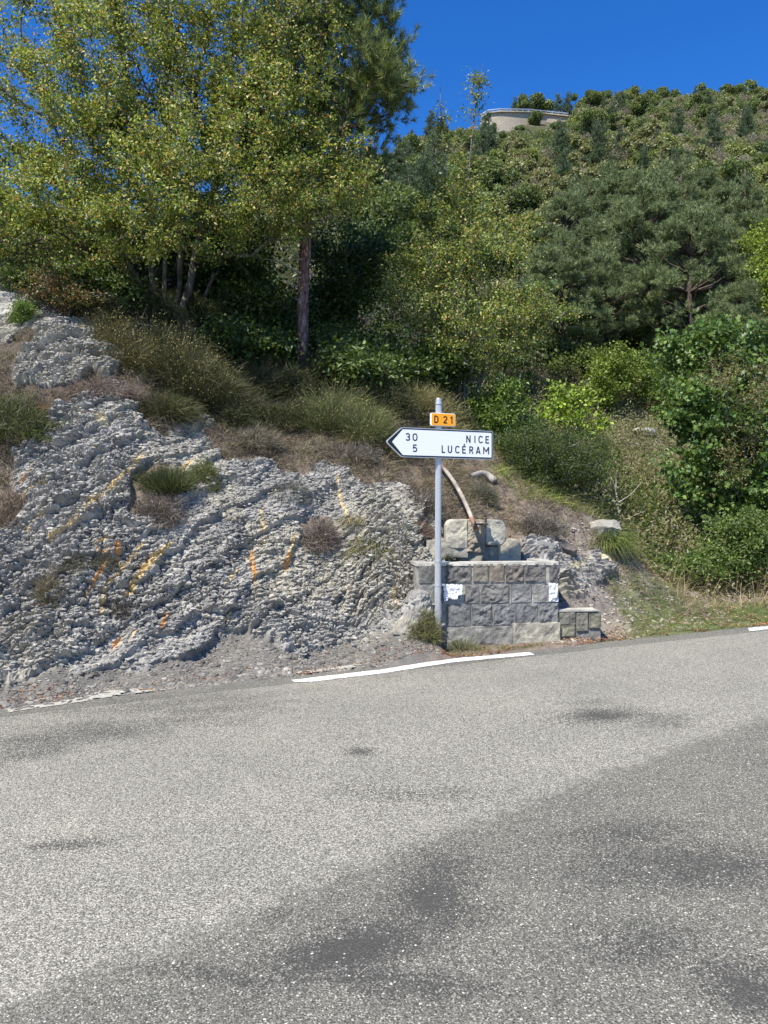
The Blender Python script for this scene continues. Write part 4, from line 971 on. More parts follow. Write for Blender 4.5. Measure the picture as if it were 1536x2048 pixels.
# tall pine behind with the bare reddish trunk
b1 = base_at(606, 748); Y1 = b1[1]
print('pine base', b1)
tp = [b1, P(606,640,Y1), P(604,560,Y1+.02), P(613,480,Y1+.1), P(618,380,Y1+.2), P(625,260,Y1+.3), P(640,120,Y1+.4), P(655,-20,Y1+.4), P(660,-180,Y1+.5)]
tp = smooth_path(tp, 26)
Yp = Y1 + .5
lobes = [lob(640,-110,Yp,130,110,1.4), lob(690,30,Yp,100,60,1.1,1.3), lob(600,60,Yp,120,100,1.2), lob(745,125,Yp-.2,75,50,.8,1.8), lob(785,175,Yp-.2,50,50,.7,2.4), lob(770,60,Yp-.1,40,40,.6,1.5), lob(755,20,Yp,45,35,.7,1.4), lob(650,170,Yp,110,60,1.2), lob(700,220,Yp,80,40,1.,1.2),
         lob(600,300,Yp+.3,130,80,1.2), lob(690,330,Yp+.5,90,60,1.), lob(500,280,Yp+.4,110,110,1.2,.7)]
dead = [([P(604,548,Y1), P(575,532,Y1-.2), P(555,520,Y1-.3), P(528,518,Y1-.35)], .018), ([P(606,520,Y1), P(575,517,Y1-.1), P(545,522,Y1-.2)], .012), ([P(606,555,Y1), P(590,556,Y1-.1), P(578,556,Y1-.15)], .010), ([P(609,604,Y1), P(622,602,Y1-.12)], .014), ([P(608,643,Y1), P(618,641,Y1-.14)], .014), ([P(602,600,Y1), P(590,598,Y1-.1), P(582,592,Y1-.15)], .008)]
pine_tree('pine_tree', 'tall dark pine with bare reddish trunk behind the yellowing tree, in front of blue sky', b1, [tp], lobes, 520, 8, 42, .135, .0095, [(.14, .19, .055), (.19, .24, .07), (.09, .13, .045), (.25, .29, .09)], 31, spread=.17, rt=.008, dead=dead, extra=.105)
# middle yellow tree right of the pine
b2 = base_at(928, 842); Y2 = b2[1]
print('mid base', b2)
st = [stem(rng, b2 + [-.1, 0, 0], 880, 380, Y2 + .2, 12, .03, .0), stem(rng, b2 + [.05, .05, 0], 935, 300, Y2 + .1, 14, .03, .0), stem(rng, b2 + [.15, 0, 0], 1010, 480, Y2 - .2, 11, .03, -.1), stem(rng, b2 + [-.18, .1, 0], 850, 560, Y2, 10, .03, .1),
      smooth_path([b2 + [.0,.02,0], P(930,500,Y2), P(940,300,Y2-.1), P(950,200,Y2-.1), P(966,128,Y2-.1)], 20), smooth_path([b2 + [-.06,.02,0], P(905,500,Y2), P(885,300,Y2), P(880,172,Y2)], 18)]
lobes = [lob(910,430,Y2,95,70,.9), lob(930,500,Y2-.3,140,70,1.1), lob(960,640,Y2-.5,170,75,1.2), lob(860,560,Y2-.2,110,70,1.,.8), lob(1050,600,Y2-.4,90,35,.8), lob(1050,450,Y2-.2,60,30,.6,.6), lob(900,350,Y2,65,45,.7,.9), lob(850,420,Y2,70,40,.7,.8),
         lob(950,200,Y2-.1,22,70,.25,2.4), lob(880,240,Y2,18,50,.25,1.2), lob(1110,630,Y2-.6,60,25,.6,.8), lob(950,700,Y2-.5,120,35,.8,.8)]
leafy_tree('hornbeam_tree', 'slender sparse yellow-orange tree behind the road sign, thin shoots reaching the sky', 'tree', b2, st, lobes, 800, 26000, .052, [(.17,.23,.045),(.26,.30,.065),(.12,.18,.035),(.40,.36,.11),(.42,.27,.10)], [.32,.27,.22,.13,.06], 22, spread=.085, rt=.005, step=.2)

# shaded small trees and shrubs behind (understorey)
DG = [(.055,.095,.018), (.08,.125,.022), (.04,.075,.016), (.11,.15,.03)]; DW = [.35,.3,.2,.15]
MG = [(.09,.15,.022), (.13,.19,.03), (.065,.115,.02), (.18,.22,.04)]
def small_tree(name, label, cat, px, py, lobes_, natt, nleaf, ln, cols, seed, wts_=None, nst=3, group=None, **kw):
    r_ = np.random.default_rng(seed); b_ = base_at(px, py); Yb = b_[1]
    lb = [lob(x, y, Yb + dy, rx, rz, ry, *w) for (x, y, dy, rx, rz, ry, *w) in lobes_]
    sts = []
    for k in range(nst):
        L0 = lb[k % len(lb)]; e = np.array(L0[:3]); t = np.linspace(0, 1, 8)[:, None]; p = (b_ + [r_.normal() * .12, r_.normal() * .12, 0]) * (1 - t) + e * t; p[1:-1] += r_.normal(size=(6, 3)) * .04; sts.append(p)
    return leafy_tree(name, label, cat, b_, sts, lb, natt, nleaf, ln, cols, wts_, seed, group=group, **kw)
US = 'shaded leafy trees in the dark wood behind the bank'
for k, (px, py, lbs, n, lab) in enumerate([
    (500, 660, [(490,560,.5,110,80,1.2),(430,480,.8,110,90,1.2),(540,640,.3,80,50,.9)], 13000, 'dark shaded leafy tree left of the bare pine trunk'),
    (680, 690, [(670,600,.5,90,90,1.),(700,500,.8,110,90,1.2),(650,660,.2,80,45,.8)], 15000, 'dark leafy shrub tree just right of the bare pine trunk'),
    (790, 720, [(780,620,.5,90,80,1.),(800,500,1.2,110,100,1.3),(760,690,.2,80,40,.8)], 13000, 'dark leafy tree midway between pine trunk and road sign'),
    (870, 760, [(870,650,1.,80,80,1.),(850,560,1.6,80,60,1.)], 9000, 'dark leafy tree behind the top of the sign post'),
    (1010, 800, [(1010,690,.8,90,80,1.),(1060,620,1.2,90,70,1.),(980,760,.3,80,40,.8)], 12000, 'shaded green tree behind the lime green shrub'),
    (300, 560, [(300,500,1.6,130,60,1.2),(200,520,1.2,110,50,1.)], 9000, 'shaded foliage tree behind the many grey stems at left'),
    (620, 560, [(620,440,2.,140,110,1.5),(560,360,2.4,120,90,1.4)], 12000, 'dark tree deep behind the bare pine trunk'),
    (400, 420, [(400,300,3.,170,150,1.5),(260,390,2.6,180,110,1.5)], 30000, 'dark tree mass seen through the crown of the yellowing tree'),
    (560, 400, [(560,290,3.4,120,150,1.4)], 18000, 'dark tree behind the gap between yellowing tree and pine'),
    (470, 730, [(460,680,-.1,70,40,.7),(520,700,.2,60,40,.7)], 9000, 'low dark leafy shrub in deep shade left of the foot of the pine'),
    (740, 790, [(730,740,.0,70,40,.7),(690,720,.3,60,40,.7)], 9000, 'low dark leafy shrub behind the round broom bush'),
    (830, 800, [(830,745,.1,70,45,.7),(880,720,.4,60,50,.7)], 9000, 'low dark leafy shrub behind the straw-yellow broom'),
    (230, 620, [(200,585,.2,70,25,.8),(260,610,.2,50,20,.5)], 9000, 'low dark leafy shrub at the left foot of the grey stems'),
    (420, 650, [(440,650,.1,60,30,.6),(500,610,.5,50,45,.7)], 9000, 'low dark leafy shrub at the right foot of the grey stems'),
    (590, 730, [(560,690,.4,50,40,.6),(660,700,.6,50,45,.6)], 8000, 'low dark leafy shrub around the back of the pine foot'),
    (1110, 760, [(1110,690,.5,70,60,.9),(1150,620,1.2,80,60,1.)], 8000, 'shaded green tree just below the blue-green pines')]):
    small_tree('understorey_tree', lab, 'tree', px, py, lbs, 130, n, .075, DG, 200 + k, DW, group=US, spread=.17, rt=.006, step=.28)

# right-hand shrubs
small_tree('hazel_shrub', 'bright lime green large-leaved shrub on the slope right of the sign', 'shrub', 1140, 900, [(1160,840,-.1,55,55,.6),(1120,800,0,55,40,.6),(1080,850,-.1,70,45,.6,.6)], 90, 2300, .105, [(.24,.34,.04),(.30,.40,.06),(.17,.26,.035)], 301, nst=4, spread=.14, wd=.85, rt=.004)
small_tree('juniper_shrub', 'dense dark green juniper bush below the lime green shrub', 'shrub', 1100, 968, [(1060,890,0,95,60,.9),(1150,915,0,75,65,.8),(1090,940,-.2,90,40,.7)], 420, 42000, .035, [(.05,.085,.018),(.08,.12,.025),(.11,.15,.03),(.035,.06,.015)], 302, nst=6, spread=.085, wd=.35, rt=.004, step=.15)
small_tree('wild_shrub', 'green shrub with mixed leaves directly right of the sign end', 'shrub', 1010, 905, [(1020,850,0,60,50,.6),(1000,800,.2,60,50,.7)], 130, 6500, .055, [(.10,.17,.025),(.15,.22,.035),(.07,.12,.02)], 303, spread=.11, rt=.004)
small_tree('maple_tree', 'leafy green maple filling the right edge above the grass', 'tree', 1450, 1110, [(1430,860,0,110,90,1.2),(1380,800,.3,80,60,.9),(1480,720,.3,110,90,1.2),(1400,690,.8,90,60,1.),(1540,900,0,120,150,1.4),(1400,940,-.3,90,60,.8),(1480,1010,-.4,90,60,.8)], 480, 20000, .098, [(.09,.165,.035),(.12,.20,.045),(.065,.125,.025),(.17,.24,.06)], 304, kind='lobe', nst=5, spread=.16, rt=.005, droop=.5)
small_tree('shrub', 'leafy green bush at the foot of the maple by the roadside grass', 'shrub', 1440, 1180, [(1420,1130,0,110,40,.7),(1500,1080,.2,90,70,.8),(1330,1150,-.1,50,25,.4,.7)], 240, 16000, .055, [(.11,.17,.035),(.16,.22,.05),(.08,.13,.025)], 305, nst=5, spread=.11, rt=.004)
small_tree('shrub', 'orange-brown seeded bush standing in front of the maple at right', 'shrub', 1500, 1120, [(1440,740,-1.3,45,45,.5),(1490,860,-.9,45,80,.5),(1460,930,-1.0,50,50,.5),(1520,780,-1.1,40,60,.5)], 260, 6000, .038, [(.26,.20,.08),(.34,.25,.11),(.16,.19,.05),(.12,.17,.04)], 306, nst=4, spread=.09, wd=.5, rt=.003)
small_tree('tree', 'yellow-green tree at the right edge beside the blue-green pines', 'tree', 1560, 830, [(1530,560,0,45,70,1.2),(1545,470,.3,45,50,1.2),(1520,640,0,35,30,.8)], 150, 7000, .11, [(.20,.28,.03),(.26,.31,.04),(.13,.20,.025)], 307, spread=.2)
for k, (px, py, lbs, cols, ln, n, lab) in enumerate([
    (1250, 720, [(1250,660,.2,70,35,1.2),(1200,680,0,50,30,1.)], [(.10,.15,.035),(.15,.20,.045),(.07,.11,.025)], .11, 7000, 'olive green shrub in the shade under the centre of the pine group'),
    (1165, 770, [(1170,720,.2,55,35,1.),(1130,740,0,40,30,.8)], [(.10,.15,.03),(.15,.19,.04)], .09, 5500, 'green shrub between the yellow-orange tree and the yellow-green shrub'),
    (1230, 830, [(1230,740,0,60,60,1.),(1200,790,0,45,30,.7)], [(.16,.22,.03),(.22,.28,.04),(.10,.16,.02)], .085, 7000, 'yellow-green rounded shrub below the blue-green pines'),
    (1310, 830, [(1300,740,.4,60,50,1.),(1330,780,0,50,40,.8)], [(.12,.19,.03),(.17,.24,.035),(.08,.13,.02)], .085, 7000, 'mid green shrub between the yellow-green shrub and the maple'),
    (1350, 700, [(1340,660,0,70,45,1.3),(1410,640,0,60,40,1.2)], [(.11,.18,.03),(.16,.23,.035)], .12, 6000, 'green bush at the foot of the pines above the maple'),
    (1200, 1010, [(1240,990,0,30,50,.4),(1270,1010,0,35,30,.5)], [(.16,.18,.05),(.20,.21,.06),(.11,.14,.03)], .035, 3500, 'thin twiggy bush with few leaves behind the flat boulder')]):
    small_tree('shrub', lab, 'shrub', px, py, lbs, 130, n, ln, cols, 330 + k, spread=.16, rt=.004)
small_tree('shrub', 'red-tinged low bush at the left edge above the cliff', 'shrub', 120, 625, [(110,575,-.1,70,35,.5),(160,600,-.2,60,20,.4)], 200, 6000, .035, [(.26,.10,.05),(.13,.16,.04),(.20,.15,.06),(.09,.12,.03)], 341, spread=.08, rt=.003, step=.12)
small_tree('juniper_shrub', 'small bright green juniper on the pale rock at far left', 'shrub', 50, 655, [(48,625,0,24,28,.3)], 90, 7000, .03, [(.09,.15,.025),(.13,.20,.03)], 342, spread=.05, wd=.3, rt=.003, step=.1)
small_tree('juniper_shrub', 'upper dark green juniper at the left edge under the tree', 'shrub', 40, 590, [(40,555,0,40,40,.4)], 110, 9000, .035, [(.07,.12,.02),(.10,.15,.03)], 343, spread=.07, wd=.3, rt=.003, step=.12)

# dead birch-like twigs right of the slope
def twig_tree(name, label, px, py, polys, seed):
    root = thing(name, label, 'dead branch', tuple(base_at(px, py, -.02))); Yb = root.location[1]; mb = MB()
    for pts, r_ in polys:
        V, q = tube(smooth_path([P(x, y, Yb + dy) for x, y, dy in pts], 14), np.linspace(r_, r_ * .3, 14), 6); mb.add(V, q)
    mb.build('branch', M_DEAD, root, smooth=True)
twig_tree('dead_bush', 'bare pale forked branches behind the flat boulder', 1238, 1060, [([(1240,1060,0),(1236,1010,0),(1232,975,0),(1222,955,-.1)], .03), ([(1236,1010,0),(1215,985,.1),(1195,960,.2),(1178,960,.2)], .014), ([(1236,1005,0),(1262,990,-.1),(1282,965,-.1)], .014), ([(1240,1045,0),(1270,1030,-.1),(1290,1022,-.1)], .012), ([(1232,975,0),(1232,960,0),(1234,940,0)], .012)], 1)
twig_tree('fallen_branch', 'thin bare branch lying across the bushes above the roadside', 1430, 1112, [([(1436,1112,0),(1400,1090,-.2),(1370,1068,-.3),(1340,1045,-.3)], .022), ([(1385,1082,-.2),(1350,1084,-.3),(1310,1078,-.3)], .010), ([(1370,1068,-.3),(1350,1040,-.3),(1330,1010,-.3)], .008)], 2)

# ------------------------------------------------------------------ broom, low bushes, grasses
BR = [(.065,.078,.03), (.095,.10,.042), (.05,.058,.024), (.17,.15,.085)]  # broom greens, darkened to carry the tree shadow on the bank
DRY = [(.30,.25,.17), (.38,.33,.23), (.22,.17,.12), (.17,.13,.10)]
GREYB = [(.19,.165,.145), (.25,.22,.19), (.13,.11,.095), (.10,.10,.06)]
def _fan(r_, b_, n, R_, Hh, ln, wd, cols, spreadang, droop, seg, wts_, lean, rad_base, ysq):
    ph = r_.random(n) * 2 * math.pi; rr_ = np.sqrt(r_.random(n)); o = np.stack([np.cos(ph) * rr_, np.sin(ph) * rr_ * ysq, np.zeros(n)], -1)
    tilt = rr_[:, None] * spreadang; D = unit(o / (rr_[:, None] + .01) * np.sin(tilt) + np.array([0, 0, 1.]) * np.cos(tilt) + r_.normal(size=(n, 3)) * .2 + np.array(lean))
    t = r_.random((n, 1)) ** 1.1 * .8; sc = Hh * (.5 + .8 * fbm(ph * 2.6 + 9, rr_ * 3, int(n), 3))[:, None]; P0 = b_ + o * R_ * rad_base + D * t * sc
    Ln = np.minimum(ln * (.5 + .8 * r_.random(n)), sc[:, 0] * (1.15 - t[:, 0])); D2 = unit(D + r_.normal(size=(n, 3)) * .38)
    return ribbons(r_, P0, D2, Ln, wd * (.7 + .6 * r_.random(n)), np.array([[0, 0, droop]]) + o * .12, seg, pal(r_, n, cols, wts_, .35) * (.8 + .4 * r_.random())), P0 + D2 * Ln[:, None] * .8, None
def bushy(name, label, cat, px, py, R_, Hh, n, ln, wd, cols, seed, spreadang=.75, droop=-.25, seg=3, mat=None, dots=0, dotc=(.42,.36,.14), wts_=None, tipcol=None, lean=(0, 0, 0), rad_base=.35, ysq=.8, group=None, dy=0):
    """fan of thin stems from a rooted patch"""
    r_ = np.random.default_rng(seed); b_ = base_at(px, py, -.05) + [0, dy, 0]
    if n > 4000:      # a big bush is several crowded crowns of stems
        ks = 7; parts = []
        for q_ in range(ks):
            f_ = .45 + .55 * r_.random(); a_ = q_ * 2.4 + r_.random(); m_ = 0 if q_ == 0 else R_ * (.35 + .45 * r_.random()); cxy = np.array([math.cos(a_), math.sin(a_) * .7]) * m_
            zz = float(H(b_[0] + cxy[0], b_[1] + cxy[1])) - b_[2] - .05 if q_ else 0.
            parts.append(_fan(r_, b_ + [cxy[0], cxy[1], zz], n // ks, R_ * .6, Hh * f_, ln * (.7 + .3 * f_), wd, cols, spreadang * (.7 + .5 * r_.random()), droop, seg, wts_, (cxy[0] * .5, cxy[1] * .5 - .15, 0), rad_base, ysq))
        pp2 = [p for p, _, _ in parts]; ends = np.concatenate([e for _, e, _ in parts])
        # grey dead wood inside
        m_ = n // 5; dd_ = rdir(r_, m_); dd_[:, 2] = np.abs(dd_[:, 2]); pp2.append(ribbons(r_, b_ + dd_ * np.array([R_ * .7, R_ * .5, Hh * .55]) * r_.random((m_, 1)), unit(dd_ + rdir(r_, m_) * .8), .2, wd * .9, rdir(r_, m_) * .3, 2, pal(r_, m_, GREYB, None, .3)))
        if dots: i = r_.integers(0, len(ends), dots); pp2.append(leaves(r_, ends[i] + r_.normal(size=(dots, 3)) * .03, rdir(r_, dots), rdir(r_, dots), .018, .014, pal(r_, dots, [dotc, tuple(x * .7 for x in dotc)], None, .3)))
        V, fs, c_ = merge(pp2); o_ = mk(name, V, fs, mat or M_STRAND, c_, origin=b_); tag(o_, label, cat, group); return o_
    ph = r_.random(n) * 2 * math.pi; rr_ = np.sqrt(r_.random(n)); o = np.stack([np.cos(ph) * rr_, np.sin(ph) * rr_ * ysq, np.zeros(n)], -1)
    tilt = rr_[:, None] * spreadang; D = unit(o / (rr_[:, None] + .01) * np.sin(tilt) + np.array([0, 0, 1.]) * np.cos(tilt) + r_.normal(size=(n, 3)) * .16 + np.array(lean))
    P0 = b_ + o * R_ * rad_base; t = r_.random((n, 1)) ** 1.2 * .75; sc = Hh * (.75 + .35 * fbm(ph * 2.2 + 9, rr_ * 3, seed, 2))[:, None]
    P0 = P0 + D * t * sc; Ln = np.minimum(ln * (.6 + .7 * r_.random(n)), (sc[:, 0] * (1.12 - t[:, 0])))
    D2 = unit(D + r_.normal(size=(n, 3)) * (.36 if n > 3000 else .24)); col = pal(r_, n, cols, wts_, .3)
    parts = [ribbons(r_, P0, D2, Ln, wd * (.7 + .6 * r_.random(n)), np.array([[0, 0, droop]]) + o * .12, seg, col, None if tipcol is None else col * .6 + np.array(tipcol) * .4)]
    if dots:
        i = r_.integers(0, n, dots); q = P0[i] + D2[i] * Ln[i][:, None] * (.3 + .7 * r_.random((dots, 1)))
        parts.append(leaves(r_, q, rdir(r_, dots), rdir(r_, dots), .018, .014, pal(r_, dots, [dotc, tuple(x * .7 for x in dotc)], None, .3)))
    V, fs, c_ = merge(parts); o_ = mk(name, V, fs, mat or M_STRAND, c_, origin=b_); tag(o_, label, cat, group); return o_
def twiggy(name, label, cat, px, py, R_, Hh, n, ln, cols, seed, wd=.005, group=None, ysq=.7, wts_=None, leafn=0, leafc=None, dyo=0):
    """dense dome of crooked short twigs"""
    r_ = np.random.default_rng(seed); b_ = base_at(px, py, -.04) + [0, dyo, 0]
    d = rdir(r_, n); d[:, 2] = np.abs(d[:, 2]); lump = .35 + 1.15 * fbm(d[:, 0] * 3 + seed, d[:, 1] * 3 + d[:, 2] * 3, seed, 3)[:, None]
    q = b_ + d * np.array([R_, R_ * ysq, Hh]) * lump * (.35 + .65 * r_.random((n, 1)) ** .5)
    D = unit(d * .8 + rdir(r_, n) * .8); col = pal(r_, n, cols, wts_, .35)
    parts = [ribbons(r_, q, D, ln * (.5 + r_.random(n)), wd, rdir(r_, n) * .3, 2, col)]
    if leafn:
        k = r_.integers(0, n, leafn); parts.append(leaves(r_, q[k] + D[k] * ln * .6, rdir(r_, leafn), rdir(r_, leafn), .02, .012, pal(r_, leafn, leafc, None, .3)))
    V, fs, c_ = merge(parts); o_ = mk(name, V, fs, M_STRAND, c_, origin=b_); tag(o_, label, cat, group); return o_
S_ = lambda px_, Y: px_ / F * Y
bushy('broom_bush', 'largest olive broom bush spilling over the cliff edge under the left tree', 'shrub', 375, 790, .62, 1.05, 12000, .34, .006, BR, 401, 1.0, -.35, dots=3500)
bushy('broom_bush', 'brownish broom bush above the pale rock, left of the largest broom', 'shrub', 245, 705, .45, .62, 6000, .26, .006, [(.13,.12,.05),(.18,.15,.08),(.09,.10,.035)], 402, 1.2, -.3, dots=1500)
bushy('broom_bush', 'drooping broom bush hanging right of the largest broom', 'shrub', 455, 800, .42, .6, 4500, .3, .006, BR, 403, 1.1, -.4)
bushy('broom_bush', 'round upright broom bush between the pine trunk and the sign', 'shrub', 690, 872, .56, .86, 10000, .36, .006, [(.12,.15,.055),(.16,.19,.07),(.09,.11,.04),(.2,.18,.1)], 404, .85, -.12, dots=1600)
bushy('broom_bush', 'straw-yellow broom bush right behind the orange plate', 'shrub', 860, 850, .5, .72, 8000, .34, .0055, [(.21,.19,.085),(.27,.24,.12),(.14,.14,.055)], 405, .95, -.1, dots=2500)
bushy('broom_bush', 'dark broom bush in shade left of the bare pine trunk', 'shrub', 540, 770, .6, .6, 4500, .35, .006, BR, 406, 1.1, -.2)
bushy('broom_bush', 'lower fringe of broom over the cliff top beside the pointed rock', 'shrub', 330, 835, .4, .5, 3500, .35, .006, BR, 409, 1.3, -.4)
bushy('green_tuft', 'bright green stiff tuft growing in the middle of the cliff', 'shrub', 340, 985, .30, .42, 2600, .24, .006, [(.085,.12,.04),(.12,.155,.05),(.06,.08,.03),(.15,.13,.08)], 407, 1.0, -.05, lean=(-.2, -.35, 0))
twiggy('cushion_bush', 'dense yellow-green cushion bush beside the green tuft on the cliff', 'shrub', 410, 975, .20, .36, 4500, .05, [(.14,.16,.05),(.19,.20,.07),(.09,.10,.04)], 408, .006)
GREYB = [(.19,.165,.145), (.25,.22,.19), (.13,.11,.095), (.10,.10,.06)]
for k, (px, py, r_, h_, n, cols, lab) in enumerate([
    (315, 1045, .30, .34, 3800, [(.20,.165,.14),(.27,.23,.20),(.13,.11,.095)], 'dry purplish brown bush under the green tuft on the cliff'),
    (640, 1090, .26, .34, 3600, [(.25,.205,.175),(.32,.275,.235),(.15,.12,.10)], 'dry pinkish brown bush hanging in the right half of the cliff'),
    (580, 1000, .24, .26, 2600, [(.17,.17,.16),(.23,.23,.21),(.12,.12,.09)], 'grey spiky bush on the cliff top left of the dry pinkish bush'),
    (840, 1030, .36, .36, 4200, GREYB, 'grey-brown scrubby bush just left of the sign post behind the trough'),
    (835, 1070, .22, .2, 1800, [(.26,.20,.16),(.17,.13,.1)], 'brown dry bush above the left end of the trough'),
    (965, 1000, .22, .22, 2400, [(.14,.14,.10),(.19,.18,.14),(.10,.11,.06)], 'grey-green low bush beside the top of the water pipe'),
    (1075, 1065, .34, .28, 3400, GREYB, 'grey-brown low bush right of the trough headstone'),
    (160, 1128, .42, .14, 2600, [(.11,.10,.07),(.16,.14,.11),(.08,.09,.04)], 'flat dark bush on a ledge at the left of the cliff'),
    (240, 1228, .13, .2, 1100, GREYB, 'small grey dead bush low on the left cliff'),
    (95, 1215, .14, .38, 1500, [(.22,.18,.13),(.13,.12,.07)], 'brown weedy growth in the upright gully at far left'),
    (440, 1215, .20, .16, 1400, [(.20,.18,.15),(.14,.13,.09)], 'thin grey bush over the little hollow low on the cliff'),
    (30, 1050, .24, .4, 2200, [(.22,.17,.13),(.16,.12,.09)], 'brown dry bush at the left picture edge halfway up the cliff'),
    (700, 915, .5, .2, 3000, GREYB, 'grey-brown fringe bush on the cliff top under the round broom'),
    (505, 890, .5, .26, 3600, [(.20,.17,.14),(.28,.24,.19),(.13,.13,.07)], 'dry grey bush on the cliff top under the dark broom'),
    (205, 790, .5, .22, 2600, [(.17,.13,.11),(.23,.18,.15)], 'purplish dry twigs between the pale rock and the broom'),
    (980, 1165, .2, .12, 1, GREYB, '')]):
    if n > 1: twiggy('dry_bush', lab, 'shrub', px, py, r_, h_, n, .11, cols, 420 + k, .0055)
DK = [(.05,.062,.026), (.08,.09,.036), (.038,.044,.022), (.12,.10,.065)]  # dark scrub colours, with the deep shade of the bank painted in
for k, (px, py, r_, h_, n, lab) in enumerate([
    (200, 640, .45, .40, 5000, 'dark scrubby bush between the red-tinged bush and the brown broom'),
    (290, 640, .55, .50, 6500, 'dark scrubby bush under the left-hand stems of the yellowing tree'),
    (420, 660, .60, .55, 7500, 'dark scrubby bush under the right-hand stems of the yellowing tree'),
    (500, 720, .60, .55, 7500, 'dark scrubby bush between the stems and the bare pine trunk'),
    (580, 790, .50, .42, 6000, 'dark scrubby bush just below the foot of the pine trunk'),
    (650, 770, .45, .50, 5500, 'dark scrubby bush right of the foot of the pine trunk'),
    (770, 830, .50, .55, 6500, 'dark scrubby bush between the round broom and the straw-yellow broom'),
    (560, 850, .55, .35, 5500, 'low dark scrub on the shaded bank above the dry pinkish bush'),
    (470, 850, .40, .32, 4000, 'low dark scrub above the cushion bush on the cliff'),
    (780, 905, .45, .26, 4000, 'low brown scrub right behind the tip of the road sign'),
    (915, 880, .40, .50, 5000, 'dark scrubby bush behind the right half of the road sign'),
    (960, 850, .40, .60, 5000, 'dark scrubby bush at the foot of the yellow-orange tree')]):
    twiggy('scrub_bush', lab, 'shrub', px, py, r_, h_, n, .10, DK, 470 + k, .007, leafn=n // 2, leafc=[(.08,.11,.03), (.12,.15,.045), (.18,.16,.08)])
twiggy('evergreen_bush', 'dark green mixed bush on the left edge beside the pointed rock', 'shrub', 30, 880, .60, .55, 9000, .10, [(.08,.11,.03),(.13,.15,.05),(.16,.14,.10),(.06,.08,.03)], 440, .007)
twiggy('small_red_bush', 'small rusty red bush right of the dark evergreen bush', 'shrub', 75, 825, .12, .14, 700, .06, [(.35,.12,.06),(.25,.12,.07)], 441, .006)
twiggy('evergreen_bush', 'green and straw bush at the foot of the sign post', 'shrub', 850, 1275, .20, .30, 3400, .10, [(.12,.14,.05),(.19,.19,.08),(.26,.21,.12),(.09,.11,.04)], 442, .005)
twiggy('evergreen_bush', 'tiny green weed alone on the gravel apron', 'weed', 477, 1322, .05, .05, 300, .04, [(.08,.12,.03)], 443, .005)
twiggy('evergreen_bush', 'low dark green bush inside the trough left of the pipe shadow', 'weed', 912, 1124, .16, .13, 1500, .06, [(.07,.09,.03),(.12,.13,.05)], 444, .005, dyo=-.25)
for o_ in [o for o in C.objects if o.get('label', '').startswith('low dark green bush inside')]: o_.location = tuple(FT(.20, .48, .93))
bushy('grass_tuft', 'arching grass tuft hanging on the cliff below right of the pinkish bush', 'grass', 745, 1098, .2, .36, 1300, .28, .006, [(.20,.20,.08),(.30,.27,.14),(.12,.13,.05)], 450, 1.3, -.7, lean=(0, -.4, -.1))
bushy('grass_tuft', 'green grass tuft at the left foot of the trough by the post', 'grass', 925, 1300, .16, .22, 650, .18, .005, [(.16,.17,.09),(.24,.22,.12),(.10,.12,.05)], 451, 1.0, -.3, dy=-.02)
bushy('grass_tuft', 'long green grass tuft under the flat boulder', 'grass', 1215, 1085, .4, .42, 1900, .34, .008, [(.14,.18,.05),(.22,.24,.08),(.09,.12,.03)], 452, 1.3, -.8, lean=(0, -.4, 0))
bushy('grass_tuft', 'dry straw grass tuft drooping left of the sign tip', 'grass', 715, 885, .25, .35, 900, .3, .006, [(.36,.31,.19),(.27,.24,.13)], 453, 1.2, -.6, lean=(.1, -.4, 0))
bushy('grass_tuft', 'dry grass tuft growing on the cliff seam right of centre', 'grass', 705, 1045, .14, .22, 700, .2, .005, [(.32,.27,.17),(.2,.2,.09)], 454, 1.2, -.6, lean=(0, -.3, 0))

def blades(name, n, sampler, ln, wd, cols, seed, wts_=None, droop=-.5, seg=2, tilt=.6, clump=5., lean=(0, -.15, 0), thr=.42):
    r_ = np.random.default_rng(seed); X, Y = sampler(r_, n); p, w = surf(X, Y); nz_ = fbm(p[:, 0] * clump, p[:, 1] * clump, seed, 3); k = (w < .35) & (nz_ > thr) & ~((np.abs(p[:, 0] - 1.35) < .95) & (p[:, 1] > 8.7) & (p[:, 1] < 9.75)); p = p[k]; n = len(p); nz_ = nz_[k]
    # blades in a tuft share a heading
    hd = fbm(p[:, 0] * clump * 2.5, p[:, 1] * clump * 2.5, seed + 3, 2) * 12.6; D = unit(np.stack([np.cos(hd) * tilt, np.sin(hd) * tilt, np.ones(n)], -1) + r_.normal(size=(n, 3)) * .4 + np.array(lean))
    cv = pal(r_, n, cols, wts_, .3) * (.75 + .5 * nz_[:, None])
    V, fs, c_ = ribbons(r_, p - [0, 0, .01], D, ln * (.4 + r_.random(n)) * (.4 + 1.2 * (nz_ - thr) / (1 - thr) + .3), wd, np.array([[0, 0, droop]]) + D * [.4, .4, 0], seg, cv)
    return tag(mk(name, V, fs, M_STRAND, c_), kind='stuff')
def s_rect(x0, x1, d0, d1, pw=1.):
    return lambda r_, n: ((lambda X: (X, Ye(X) + d0 + (d1 - d0) * r_.random(n) ** pw))(x0 + (x1 - x0) * r_.random(n)))
blades('dry_grass', 110000, s_rect(-6.5, 1.2, 1.5, 5.8), .20, .006, DRY + [(.15,.16,.07), (.10,.09,.06)], 501, thr=.34)
blades('dry_tangle', 50000, s_rect(-6.5, 4.0, 1.6, 5.8), .13, .007, GREYB, 511, thr=.36, tilt=1.6, clump=3)
blades('dry_grass', 60000, s_rect(.0, 4.6, 1.3, 6.0), .17, .006, DRY + [(.16,.18,.07),(.30,.20,.13)], 502, thr=.42)
